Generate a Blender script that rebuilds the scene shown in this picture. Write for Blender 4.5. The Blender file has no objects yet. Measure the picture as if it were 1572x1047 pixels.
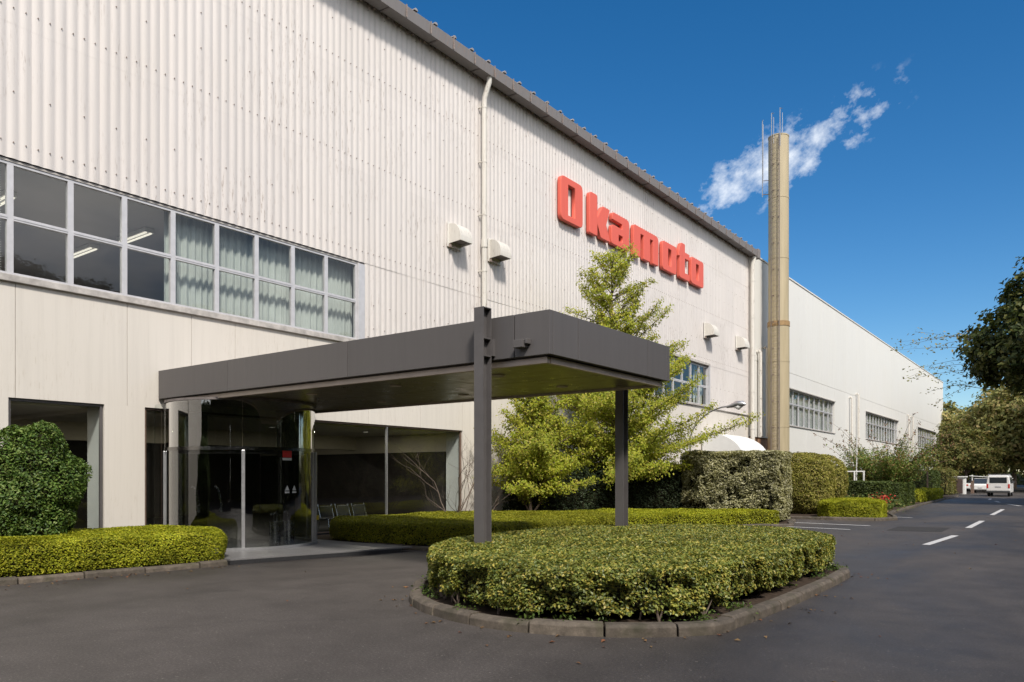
import bpy, bmesh, math, random
import numpy as np
from mathutils import Vector, Matrix
R = math.radians
random.seed(7)
rng = np.random.default_rng(11)
S = bpy.context.scene
COL = S.collection

# ------------------------------------------------------------------ camera, sky, sun, exposure
cam = bpy.data.cameras.new('camera')
co = bpy.data.objects.new('camera', cam)
COL.objects.link(co)
cam.sensor_width = 36
cam.lens = 36 * 1170 / 1572
cam.shift_y = (731 - 523.5) / 1572
cam.clip_end = 3000
co.location = (0, 0, 1.6)
co.rotation_euler = (R(90), 0, R(36.76))
S.camera = co

SUNV = Vector((0.52, -0.39, 0.69)).normalized()
sl = bpy.data.lights.new('sun', 'SUN')
sl.energy = 3.1
sl.angle = R(7)
sl.color = (1.0, 0.94, 0.85)
so = bpy.data.objects.new('sun', sl)
COL.objects.link(so)
so.rotation_euler = (-SUNV).to_track_quat('-Z', 'Y').to_euler()
so.location = (20, -20, 40)

W = bpy.data.worlds.new('World')
S.world = W
W.use_nodes = True
wt = W.node_tree
for n in list(wt.nodes):
    wt.nodes.remove(n)
def wn(t, **kw):
    n = wt.nodes.new(t)
    for k, v in kw.items():
        setattr(n, k, v)
    return n
wl = wt.links.new
out = wn('ShaderNodeOutputWorld')
bg = wn('ShaderNodeBackground')
bg.inputs['Strength'].default_value = 0.088
sky = wn('ShaderNodeTexSky', sky_type='NISHITA')
sky.sun_disc = False
sky.sun_elevation = math.asin(SUNV.z)
sky.sun_rotation = math.atan2(SUNV.x, SUNV.y)
sky.altitude = 200
sky.air_density = 1.0
sky.dust_density = 0.2
sky.ozone_density = 3.0
hs = wn('ShaderNodeHueSaturation')
hs.inputs['Saturation'].default_value = 1.36
hs.inputs['Value'].default_value = 0.99
wl(sky.outputs[0], hs.inputs['Color'])
# a small bank of fair-weather cloud low in the sky
tc = wn('ShaderNodeTexCoord')
def rdir(az, el):
    return Vector((-math.sin(R(az)) * math.cos(R(el)), math.cos(R(az)) * math.cos(R(el)), math.sin(R(el))))
C0 = rdir(17.6, 21.2)
S0 = (rdir(11.5, 24.3) - rdir(23.3, 19.0)); S0 = (S0 - C0 * S0.dot(C0)).normalized()
T0 = C0.cross(S0).normalized()
def dot(v):
    n = wn('ShaderNodeVectorMath', operation='DOT_PRODUCT')
    n.inputs[1].default_value = v
    wl(tc.outputs['Generated'], n.inputs[0])
    return n.outputs['Value']
def wm(op, a, b=None, clamp=False):
    n = wn('ShaderNodeMath', operation=op, use_clamp=clamp)
    for i, q in enumerate((a, b)):
        if q is None: continue
        if isinstance(q, (int, float)): n.inputs[i].default_value = q
        else: wl(q, n.inputs[i])
    return n.outputs[0]
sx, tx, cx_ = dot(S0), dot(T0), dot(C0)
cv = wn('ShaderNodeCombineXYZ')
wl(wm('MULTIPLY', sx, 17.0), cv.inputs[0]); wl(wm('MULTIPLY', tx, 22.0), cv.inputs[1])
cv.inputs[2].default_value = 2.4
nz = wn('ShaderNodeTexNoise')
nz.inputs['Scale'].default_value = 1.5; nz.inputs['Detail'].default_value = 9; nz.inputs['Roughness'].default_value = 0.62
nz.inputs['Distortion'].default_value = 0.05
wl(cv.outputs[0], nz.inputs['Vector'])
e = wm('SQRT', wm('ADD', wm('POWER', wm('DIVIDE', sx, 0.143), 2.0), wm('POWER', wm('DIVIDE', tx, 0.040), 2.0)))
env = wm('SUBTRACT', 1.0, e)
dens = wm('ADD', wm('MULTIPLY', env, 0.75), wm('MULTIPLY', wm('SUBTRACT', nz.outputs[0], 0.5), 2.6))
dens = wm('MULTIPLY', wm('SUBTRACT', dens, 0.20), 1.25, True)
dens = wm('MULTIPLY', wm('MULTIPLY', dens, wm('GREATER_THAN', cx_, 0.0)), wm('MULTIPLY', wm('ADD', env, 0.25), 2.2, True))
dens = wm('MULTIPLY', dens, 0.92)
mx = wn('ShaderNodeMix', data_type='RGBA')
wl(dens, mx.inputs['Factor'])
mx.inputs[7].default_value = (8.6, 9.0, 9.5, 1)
# broken cloud added over the unseen eastern sky after window reflections, brightened as fill light
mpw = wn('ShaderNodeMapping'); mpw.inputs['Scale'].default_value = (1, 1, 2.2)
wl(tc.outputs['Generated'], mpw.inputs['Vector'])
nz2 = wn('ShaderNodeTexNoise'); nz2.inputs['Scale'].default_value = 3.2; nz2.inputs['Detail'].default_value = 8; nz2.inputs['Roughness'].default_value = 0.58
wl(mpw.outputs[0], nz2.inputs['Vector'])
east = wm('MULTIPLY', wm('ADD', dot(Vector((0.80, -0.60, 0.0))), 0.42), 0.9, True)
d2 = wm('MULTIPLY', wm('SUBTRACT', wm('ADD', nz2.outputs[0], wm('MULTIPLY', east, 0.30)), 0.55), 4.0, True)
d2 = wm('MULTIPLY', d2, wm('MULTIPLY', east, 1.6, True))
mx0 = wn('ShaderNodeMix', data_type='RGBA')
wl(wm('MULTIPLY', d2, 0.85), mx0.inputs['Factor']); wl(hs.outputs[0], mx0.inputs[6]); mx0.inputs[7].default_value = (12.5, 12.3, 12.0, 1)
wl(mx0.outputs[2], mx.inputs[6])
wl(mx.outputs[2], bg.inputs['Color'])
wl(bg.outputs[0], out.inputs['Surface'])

S.view_settings.view_transform = 'Standard'
S.view_settings.look = 'None'
S.view_settings.exposure = 0.52
S.view_settings.gamma = 1
S.view_settings.use_curve_mapping = False
S.cycles.max_bounces = 8
S.cycles.transparent_max_bounces = 12
S.cycles.caustics_reflective = False
S.cycles.caustics_refractive = False

# ------------------------------------------------------------------ materials
def new_mat(name):
    m = bpy.data.materials.new(name)
    m.use_nodes = True
    nt = m.node_tree
    b = nt.nodes['Principled BSDF']
    return m, nt, b
def N(nt, t, **kw):
    n = nt.nodes.new(t)
    for k, v in kw.items(): setattr(n, k, v)
    return n
def noise(nt, scale, detail=5, rough=0.6, stretch=None, vec='Object', dist=0.0):
    g = N(nt, 'ShaderNodeNewGeometry')
    src = g.outputs['Position']
    if stretch:
        mp = N(nt, 'ShaderNodeMapping')
        mp.inputs['Scale'].default_value = stretch
        nt.links.new(src, mp.inputs['Vector']); src = mp.outputs[0]
    n = N(nt, 'ShaderNodeTexNoise')
    n.inputs['Scale'].default_value = scale; n.inputs['Detail'].default_value = detail
    n.inputs['Roughness'].default_value = rough; n.inputs['Distortion'].default_value = dist
    nt.links.new(src, n.inputs['Vector'])
    return n.outputs[0]
def ramp(nt, src, stops):
    r = N(nt, 'ShaderNodeValToRGB')
    el = r.color_ramp.elements
    while len(el) < len(stops): el.new(0.5)
    for q, (p, c) in zip(el, stops):
        q.position = p
        q.color = (c, c, c, 1) if isinstance(c, (int, float)) else (*c, 1)
    nt.links.new(src, r.inputs[0])
    return r.outputs[0]
def mixc(nt, fac, a, b, mode='MIX'):
    m = N(nt, 'ShaderNodeMix', data_type='RGBA', blend_type=mode)
    for i, q in ((0, fac), (6, a), (7, b)):
        if isinstance(q, (int, float)): m.inputs[i].default_value = q if i == 0 else (q, q, q, 1)
        elif isinstance(q, tuple): m.inputs[i].default_value = (*q, 1)
        else: nt.links.new(q, m.inputs[i])
    return m.outputs[2]
def bump(nt, b, src, strength, dist=0.01):
    n = N(nt, 'ShaderNodeBump')
    n.inputs['Strength'].default_value = strength; n.inputs['Distance'].default_value = dist
    nt.links.new(src, n.inputs['Height'])
    nt.links.new(n.outputs[0], b.inputs['Normal'])
def simple(name, col, rough=0.6, metal=0.0, var=0.15, scale=3.0, spec=0.5, objvar=0.0):
    m, nt, b = new_mat(name)
    n = noise(nt, scale, 6)
    lo = tuple(c * (1 - var) for c in col); hi = tuple(min(1, c * (1 + var)) for c in col)
    c = ramp(nt, n, [(0.3, lo), (0.7, hi)])
    if objvar:
        oi = N(nt, 'ShaderNodeObjectInfo')
        c = mixc(nt, 1.0, c, ramp(nt, oi.outputs['Random'], [(0, 1 - objvar), (1, 1.0)]), 'MULTIPLY')
    nt.links.new(c, b.inputs['Base Color'])
    nt.links.new(ramp(nt, noise(nt, scale * 4, 4), [(0.3, max(0, rough - 0.08)), (0.7, min(1, rough + 0.08))]), b.inputs['Roughness'])
    b.inputs['Metallic'].default_value = metal
    b.inputs['Specular IOR Level'].default_value = spec
    return m
def painted_wall(name, col, streak, dirt, dirtcol, rough=0.6, objvar=0.04, fine=None):
    m, nt, b = new_mat(name)
    oi = N(nt, 'ShaderNodeObjectInfo')
    s = noise(nt, 1.0, 8, 0.65, (9, 9, 0.35))
    c = mixc(nt, ramp(nt, s, [(0.45, 0.0), (0.8, streak)]), col, tuple(q * 0.78 for q in col))
    big = noise(nt, 0.35, 4)
    c = mixc(nt, ramp(nt, big, [(0.35, 0.0), (0.75, 0.30)]), c, tuple(q * f for q, f in zip(col, (0.97, 0.95, 0.90))))
    # small rust and dirt flecks, drawn out downwards
    d = noise(nt, 1.0, 6, 0.7, (26, 26, 3.2))
    area = noise(nt, 0.55, 3)
    fac = N(nt, 'ShaderNodeMath', operation='MULTIPLY')
    nt.links.new(ramp(nt, d, [(0.55, 0.0), (0.66, 1.0)]), fac.inputs[0])
    nt.links.new(ramp(nt, area, [(0.42, 0.0), (0.64, dirt)]), fac.inputs[1])
    c = mixc(nt, fac.outputs[0], c, dirtcol)
    c = mixc(nt, 1.0, c, ramp(nt, oi.outputs['Random'], [(0, 1 - objvar), (1, 1.0)]), 'MULTIPLY')
    nt.links.new(c, b.inputs['Base Color'])
    b.inputs['Roughness'].default_value = rough
    b.inputs['Specular IOR Level'].default_value = 0.3
    if fine: bump(nt, b, noise(nt, fine[0], 5), fine[1], 0.01)
    return m

M = {}
M['siding'] = painted_wall('white_siding_paint', (0.69, 0.645, 0.62), 0.6, 0.85, (0.33, 0.27, 0.23), 0.55, 0.05)
M['concrete'] = painted_wall('cream_concrete_paint', (0.68, 0.635, 0.58), 0.5, 0.5, (0.47, 0.41, 0.33), 0.7, 0.03, (40, 0.12))
M['annex'] = painted_wall('white_annex_paint', (0.725, 0.71, 0.675), 0.32, 0.4, (0.5, 0.46, 0.4), 0.55, 0.02)
M['white'] = painted_wall('white_trim_paint', (0.72, 0.70, 0.66), 0.4, 0.8, (0.3, 0.2, 0.12), 0.5, 0.05)
M['rusty'] = simple('rust_stained_steel', (0.27, 0.15, 0.085), 0.8, 0, 0.5, 4)
M['ring'] = simple('rust_tinted_ring', (0.30, 0.19, 0.085), 0.7, 0, 0.35, 5)
M['pipe'] = painted_wall('weathered_pipe_paint', (0.66, 0.63, 0.58), 0.7, 1.0, (0.22, 0.17, 0.12), 0.5, 0.03)
M['gutter'] = painted_wall('gutter_grey_paint', (0.215, 0.20, 0.20), 0.6, 0.9, (0.28, 0.16, 0.10), 0.6, 0.05)
M['eave'] = simple('eave_dark_steel', (0.14, 0.12, 0.115), 0.7, 0, 0.3, 5)
M['roof'] = simple('roof_folded_steel', (0.30, 0.28, 0.27), 0.5, 0.2, 0.2, 2)
M['bolt'] = simple('rusty_bolt_steel', (0.30, 0.24, 0.21), 0.6, 0.3, 0.3, 20)
M['alu'] = simple('aluminium_sash', (0.60, 0.59, 0.605), 0.42, 0.25, 0.08, 6)
M['sill'] = simple('sill_stained_mortar', (0.44, 0.41, 0.385), 0.75, 0, 0.3, 5)
M['canopy'] = painted_wall('canopy_grey_brown_metal', (0.112, 0.104, 0.104), 0.5, 0.25, (0.16, 0.15, 0.14), 0.45, 0.10)
M['column'] = simple('column_dark_paint', (0.108, 0.10, 0.10), 0.45, 0.1, 0.12, 3)
M['soffit'] = simple('soffit_bronze_panel', (0.20, 0.165, 0.115), 0.33, 0.45, 0.10, 1.0, 0.5, 0.10)
M['trim'] = simple('soffit_beige_trim', (0.50, 0.41, 0.35), 0.5, 0, 0.1, 4)
M['chrome'] = simple('polished_stainless', (0.55, 0.55, 0.56), 0.24, 1.0, 0.05, 6)
M['dchrome'] = simple('dark_stainless', (0.22, 0.215, 0.21), 0.2, 1.0, 0.05, 6)
M['black'] = simple('black_leather', (0.02, 0.02, 0.022), 0.4, 0, 0.2, 8)
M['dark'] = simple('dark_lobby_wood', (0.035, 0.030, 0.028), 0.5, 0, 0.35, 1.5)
M['lobbywall'] = simple('lobby_cream_plaster', (0.66, 0.61, 0.50), 0.7, 0, 0.06, 2)
M['jamb'] = simple('pale_reveal_paint', (0.60, 0.60, 0.59), 0.6, 0, 0.06, 2)
M['office'] = simple('office_grey_paint', (0.40, 0.385, 0.395), 0.8, 0, 0.08, 0.7)
M['ceiling'] = simple('grey_ceiling_tile', (0.45, 0.44, 0.45), 0.8, 0, 0.08, 0.8)
M['granite'] = simple('dark_grey_granite', (0.17, 0.165, 0.165), 0.38, 0, 0.3, 60, 0.5, 0.12)
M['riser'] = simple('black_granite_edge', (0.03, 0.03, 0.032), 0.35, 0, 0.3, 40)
M['lamp_metal'] = simple('galvanised_lamp_steel', (0.42, 0.42, 0.43), 0.35, 0.7, 0.1, 6)
M['wpaint'] = simple('white_enamel', (0.74, 0.73, 0.71), 0.45, 0, 0.06, 6)
M['van'] = simple('white_vehicle_paint', (0.72, 0.70, 0.68), 0.25, 0, 0.04, 2, 0.5)
M['silver'] = simple('silver_vehicle_paint', (0.52, 0.53, 0.55), 0.25, 0.4, 0.04, 2)
M['carglass'] = simple('tinted_car_glass', (0.03, 0.035, 0.04), 0.06, 0, 0.1, 2, 0.8)
M['tyre'] = simple('black_rubber', (0.022, 0.022, 0.023), 0.75, 0, 0.3, 12)
M['bumper'] = simple('dark_bumper_plastic', (0.06, 0.06, 0.062), 0.6, 0, 0.15, 6)
M['tail'] = simple('red_tail_lamp', (0.50, 0.03, 0.02), 0.2, 0, 0.1, 10)
M['brown'] = simple('brown_steel_paint', (0.18, 0.12, 0.09), 0.55, 0, 0.2, 5)
M['boothdark'] = simple('booth_dark_door', (0.09, 0.06, 0.055), 0.5, 0, 0.15, 5)
M['yellow'] = simple('yellow_tape', (0.65, 0.45, 0.03), 0.5, 0, 0.1, 10)
M['red'] = simple('sticker_red', (0.62, 0.03, 0.025), 0.5, 0, 0.04, 10)
M['stick'] = simple('sticker_white', (0.72, 0.72, 0.70), 0.5, 0, 0.04, 10)
M['sign'] = painted_wall('sign_red_paint', (0.72, 0.135, 0.095), 0.35, 0.3, (0.55, 0.14, 0.10), 0.5, 0.03)
M['mark'] = painted_wall('road_marking_paint', (0.52, 0.51, 0.50), 0.5, 0.9, (0.16, 0.155, 0.15), 0.7, 0.0)
M['awning'] = simple('awning_white_panel', (0.66, 0.66, 0.65), 0.4, 0, 0.05, 2)
M['curtain'] = simple('pale_green_curtain', (0.50, 0.515, 0.495), 0.85, 0, 0.10, 1.5)
M['blind'] = simple('grey_blind_slat', (0.58, 0.58, 0.59), 0.6, 0, 0.05, 4)

def emit_mat(name, col, s):
    m, nt, b = new_mat(name)
    b.inputs['Base Color'].default_value = (*col, 1)
    b.inputs['Emission Color'].default_value = (*col, 1)
    b.inputs['Emission Strength'].default_value = s
    return m
M['tube'] = emit_mat('fluorescent_tube', (1.0, 0.93, 0.80), 0.6)
M['downlight'] = emit_mat('dim_downlight', (0.5, 0.46, 0.4), 0.02)

def glass_mat(name, tint, ior, gain):
    m, nt, b = new_mat(name)
    nt.nodes.remove(b)
    o = nt.nodes['Material Output']
    t = N(nt, 'ShaderNodeBsdfTransparent'); t.inputs[0].default_value = (*tint, 1)
    g = N(nt, 'ShaderNodeBsdfGlossy'); g.inputs['Roughness'].default_value = 0.0
    f = N(nt, 'ShaderNodeFresnel'); f.inputs[0].default_value = ior
    bp = N(nt, 'ShaderNodeBump'); bp.inputs['Strength'].default_value = 0.02; bp.inputs['Distance'].default_value = 0.02
    nt.links.new(noise(nt, 1.1, 2), bp.inputs['Height'])
    nt.links.new(bp.outputs[0], g.inputs['Normal'])
    k = N(nt, 'ShaderNodeMath', operation='MULTIPLY', use_clamp=True)
    k.inputs[1].default_value = gain
    ge = N(nt, 'ShaderNodeNewGeometry'); inv = N(nt, 'ShaderNodeMath', operation='SUBTRACT'); inv.inputs[0].default_value = 1.0
    nt.links.new(ge.outputs['Backfacing'], inv.inputs[1])
    ff = N(nt, 'ShaderNodeMath', operation='MULTIPLY'); nt.links.new(f.outputs[0], ff.inputs[0]); nt.links.new(inv.outputs[0], ff.inputs[1])
    nt.links.new(ff.outputs[0], k.inputs[0])
    x = N(nt, 'ShaderNodeMixShader')
    nt.links.new(k.outputs[0], x.inputs[0]); nt.links.new(t.outputs[0], x.inputs[1]); nt.links.new(g.outputs[0], x.inputs[2])
    nt.links.new(x.outputs[0], o.inputs['Surface'])
    return m
M['glass'] = glass_mat('window_glass', (0.92, 0.94, 0.93), 1.5, 1.6)
M['transomglass'] = glass_mat('mirror_tinted_glass', (0.62, 0.64, 0.63), 1.55, 5.5)
M['drumglass'] = glass_mat('curved_entrance_glass', (0.68, 0.70, 0.70), 1.55, 2.6)

def leaf_mat(name, cols, trans=0.3, rough=0.45, clump=1.3, spec=0.4):
    m, nt, b = new_mat(name)
    g = N(nt, 'ShaderNodeNewGeometry')
    c = ramp(nt, g.outputs['Random Per Island'], [(i / (len(cols) - 1), q) for i, q in enumerate(cols)])
    c = mixc(nt, 1.0, c, ramp(nt, noise(nt, clump, 4), [(0.32, 0.70), (0.68, 1.25)]), 'MULTIPLY')
    nt.links.new(c, b.inputs['Base Color'])
    b.inputs['Roughness'].default_value = rough
    b.inputs['Specular IOR Level'].default_value = spec
    t = N(nt, 'ShaderNodeBsdfTranslucent')
    nt.links.new(mixc(nt, 1.0, c, (1.0, 1.0, 0.55), 'MULTIPLY'), t.inputs[0])
    x = N(nt, 'ShaderNodeMixShader'); x.inputs[0].default_value = trans
    nt.links.new(b.outputs[0], x.inputs[1]); nt.links.new(t.outputs[0], x.inputs[2])
    nt.links.new(x.outputs[0], nt.nodes['Material Output'].inputs['Surface'])
    return m
M['l_island'] = leaf_mat('island_hedge_leaf', [(0.081, 0.115, 0.0276), (0.1485, 0.1875, 0.0414), (0.2295, 0.2562, 0.0517), (0.324, 0.3187, 0.0633), (0.486, 0.3875, 0.0805)], 0.3, 0.42, 2.0, 0.45)
M['l_azalea'] = leaf_mat('azalea_leaf', [(0.1691, 0.2012, 0.0161), (0.2979, 0.33, 0.0209), (0.4267, 0.4347, 0.029), (0.4829, 0.4428, 0.0386)], 0.35, 0.6, 1.5, 0.25)
M['l_azalea_d'] = leaf_mat('shaded_azalea_leaf', [(0.1232, 0.1417, 0.0154), (0.231, 0.2464, 0.0201), (0.331, 0.3234, 0.0246), (0.385, 0.3388, 0.04)], 0.35, 0.6, 1.5, 0.25)  # darker copy of the azalea leaf, shade put into its colour
M['l_round'] = leaf_mat('holly_shrub_leaf', [(0.0431, 0.0859, 0.0177), (0.0791, 0.1455, 0.0253), (0.1294, 0.2049, 0.038), (0.2013, 0.2513, 0.0696)], 0.25, 0.5, 2.2, 0.35)
M['l_tree'] = leaf_mat('yellow_green_tree_leaf', [(0.2062, 0.2617, 0.0222), (0.3252, 0.373, 0.0286), (0.4364, 0.4443, 0.0412), (0.5078, 0.4284, 0.0952)], 0.45, 0.55, 0.8, 0.3)
M['l_dark'] = leaf_mat('tree_shaded_hedge_leaf', [(0.016, 0.028, 0.012), (0.030, 0.046, 0.018), (0.046, 0.064, 0.024)], 0.15, 0.55, 1.2, 0.3)  # leaf colour darkened to carry the shade under the trees
M['l_grey'] = leaf_mat('grey_green_hedge_leaf', [(0.1815, 0.1794, 0.0767), (0.3202, 0.3095, 0.1537), (0.4588, 0.4269, 0.2347), (0.48, 0.4588, 0.3202)], 0.25, 0.5, 1.6, 0.35)
M['l_topiary'] = leaf_mat('topiary_olive_leaf', [(0.1462, 0.1547, 0.0257), (0.2578, 0.2492, 0.0447), (0.3609, 0.3352, 0.0688), (0.4125, 0.3266, 0.1203)], 0.25, 0.55, 1.6, 0.3)
M['l_hedge'] = leaf_mat('clipped_dark_hedge_leaf', [(0.042, 0.0624, 0.0168), (0.0744, 0.1032, 0.024), (0.114, 0.144, 0.0336)], 0.25, 0.55, 1.0, 0.3)
M['l_myrtle'] = leaf_mat('myrtle_leaf', [(0.0798, 0.1377, 0.029), (0.145, 0.2175, 0.0435), (0.2248, 0.2755, 0.0653), (0.377, 0.2175, 0.1015)], 0.35, 0.55, 0.8, 0.3)
M['l_big'] = leaf_mat('broadleaf_tree_leaf', [(0.0275, 0.0425, 0.015), (0.0525, 0.075, 0.0225), (0.0875, 0.1075, 0.03), (0.1625, 0.1562, 0.04)], 0.3, 0.5, 0.35, 0.3)
M['l_far'] = leaf_mat('far_tree_leaf', [(0.15, 0.1725, 0.063), (0.2475, 0.255, 0.09), (0.33, 0.3075, 0.1125), (0.42, 0.315, 0.15)], 0.35, 0.6, 0.12, 0.2)
M['l_farg'] = leaf_mat('far_green_leaf', [(0.085, 0.10, 0.03), (0.14, 0.155, 0.045), (0.21, 0.20, 0.06), (0.27, 0.19, 0.08)], 0.35, 0.6, 0.12, 0.2)
M['l_flower'] = leaf_mat('red_flower_petal', [(0.40, 0.015, 0.015), (0.55, 0.03, 0.025)], 0.2, 0.5, 3)
M['l_weed'] = leaf_mat('kerb_weed_leaf', [(0.05, 0.09, 0.015), (0.11, 0.16, 0.03)], 0.3, 0.5, 3)
M['l_fallen'] = leaf_mat('fallen_leaf', [(0.14, 0.075, 0.035), (0.22, 0.14, 0.06), (0.20, 0.06, 0.03)], 0.1, 0.6, 3)
M['core'] = simple('hedge_twig_shade_core', (0.022, 0.021, 0.011), 0.9, 0, 0.4, 9, 0.1)  # solid filler for inner twigs, blocks light, inner shade put into its colour
M['bark'] = simple('tree_bark', (0.115, 0.085, 0.065), 0.85, 0, 0.4, 9, 0.2)
M['barkpale'] = simple('pale_bare_bark', (0.135, 0.105, 0.085), 0.8, 0, 0.3, 12, 0.2)
M['soil'] = simple('planting_soil', (0.055, 0.040, 0.030), 0.95, 0, 0.4, 14, 0.1)
M['grass'] = simple('verge_ground', (0.09, 0.085, 0.045), 0.95, 0, 0.4, 1.2, 0.1)

def kerb_mat():
    m, nt, b = new_mat('mossy_kerb_concrete')
    oi = N(nt, 'ShaderNodeObjectInfo')
    c = ramp(nt, noise(nt, 9, 8, 0.7), [(0.3, (0.062, 0.050, 0.038)), (0.55, (0.115, 0.093, 0.072)), (0.75, (0.19, 0.155, 0.12))])
    c = mixc(nt, ramp(nt, noise(nt, 3.5, 5), [(0.5, 0.0), (0.7, 0.7)]), c, (0.048, 0.045, 0.022))
    c = mixc(nt, 1.0, c, ramp(nt, oi.outputs['Random'], [(0, 0.72), (1, 1.1)]), 'MULTIPLY')
    nt.links.new(c, b.inputs['Base Color']); b.inputs['Roughness'].default_value = 0.85
    bump(nt, b, noise(nt, 45, 6), 0.5, 0.01)
    return m
M['kerb'] = kerb_mat()
def asphalt_mat():
    m, nt, b = new_mat('worn_asphalt')
    fine = noise(nt, 42, 5, 0.8)
    c = ramp(nt, fine, [(0.30, (0.034, 0.0295, 0.0265)), (0.58, (0.064, 0.0555, 0.0505)), (0.72, (0.19, 0.17, 0.15))])
    big = noise(nt, 0.22, 5, 0.6, (1, 0.55, 1), dist=0.6)
    c = mixc(nt, 1.0, c, ramp(nt, big, [(0.30, 0.52), (0.5, 1.0), (0.70, 1.5)]), 'MULTIPLY')
    mid = noise(nt, 1.6, 6, 0.65)
    c = mixc(nt, 1.0, c, ramp(nt, mid, [(0.30, 0.82), (0.70, 1.16)]), 'MULTIPLY')
    gv = N(nt, 'ShaderNodeTexVoronoi'); gv.inputs['Scale'].default_value = 22
    gg = N(nt, 'ShaderNodeNewGeometry'); nt.links.new(gg.outputs['Position'], gv.inputs['Vector'])
    sp = N(nt, 'ShaderNodeMath', operation='MULTIPLY')
    nt.links.new(ramp(nt, gv.outputs['Distance'], [(0.10, 1.0), (0.22, 0.0)]), sp.inputs[0])
    nt.links.new(ramp(nt, noise(nt, 7.3, 2), [(0.56, 0.0), (0.66, 0.8)]), sp.inputs[1])
    c = mixc(nt, sp.outputs[0], c, (0.22, 0.20, 0.175))
    crk = N(nt, 'ShaderNodeTexVoronoi', feature='DISTANCE_TO_EDGE'); crk.inputs['Scale'].default_value = 0.16
    g = N(nt, 'ShaderNodeNewGeometry'); w = N(nt, 'ShaderNodeTexNoise'); w.inputs['Scale'].default_value = 0.9; w.inputs['Detail'].default_value = 6
    ad = N(nt, 'ShaderNodeVectorMath', operation='ADD')
    sc = N(nt, 'ShaderNodeVectorMath', operation='SCALE'); sc.inputs['Scale'].default_value = 1.6
    nt.links.new(g.outputs['Position'], w.inputs['Vector']); nt.links.new(w.outputs['Color'], sc.inputs[0])
    nt.links.new(g.outputs['Position'], ad.inputs[0]); nt.links.new(sc.outputs[0], ad.inputs[1]); nt.links.new(ad.outputs[0], crk.inputs['Vector'])
    c = mixc(nt, ramp(nt, crk.outputs['Distance'], [(0.0, 0.22), (0.006, 0.0)]), c, (0.018, 0.017, 0.017))
    nt.links.new(c, b.inputs['Base Color'])
    nt.links.new(ramp(nt, big, [(0.3, 0.40), (0.7, 0.78)]), b.inputs['Roughness'])
    b.inputs['Specular IOR Level'].default_value = 0.30
    bump(nt, b, fine, 0.55, 0.006)
    return m
M['asphalt'] = asphalt_mat()
def chimney_mat():
    m, nt, b = new_mat('chimney_tan_paint')
    c = ramp(nt, noise(nt, 1.0, 7, 0.65, (2.5, 2.5, 0.25)), [(0.3, (0.34, 0.28, 0.175)), (0.7, (0.45, 0.375, 0.245))])
    c = mixc(nt, ramp(nt, noise(nt, 1.0, 6, 0.7, (6, 6, 0.5)), [(0.62, 0.0), (0.78, 0.55)]), c, (0.24, 0.13, 0.05))
    nt.links.new(c, b.inputs['Base Color']); b.inputs['Roughness'].default_value = 0.6
    return m
M['chimney'] = chimney_mat()

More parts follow.
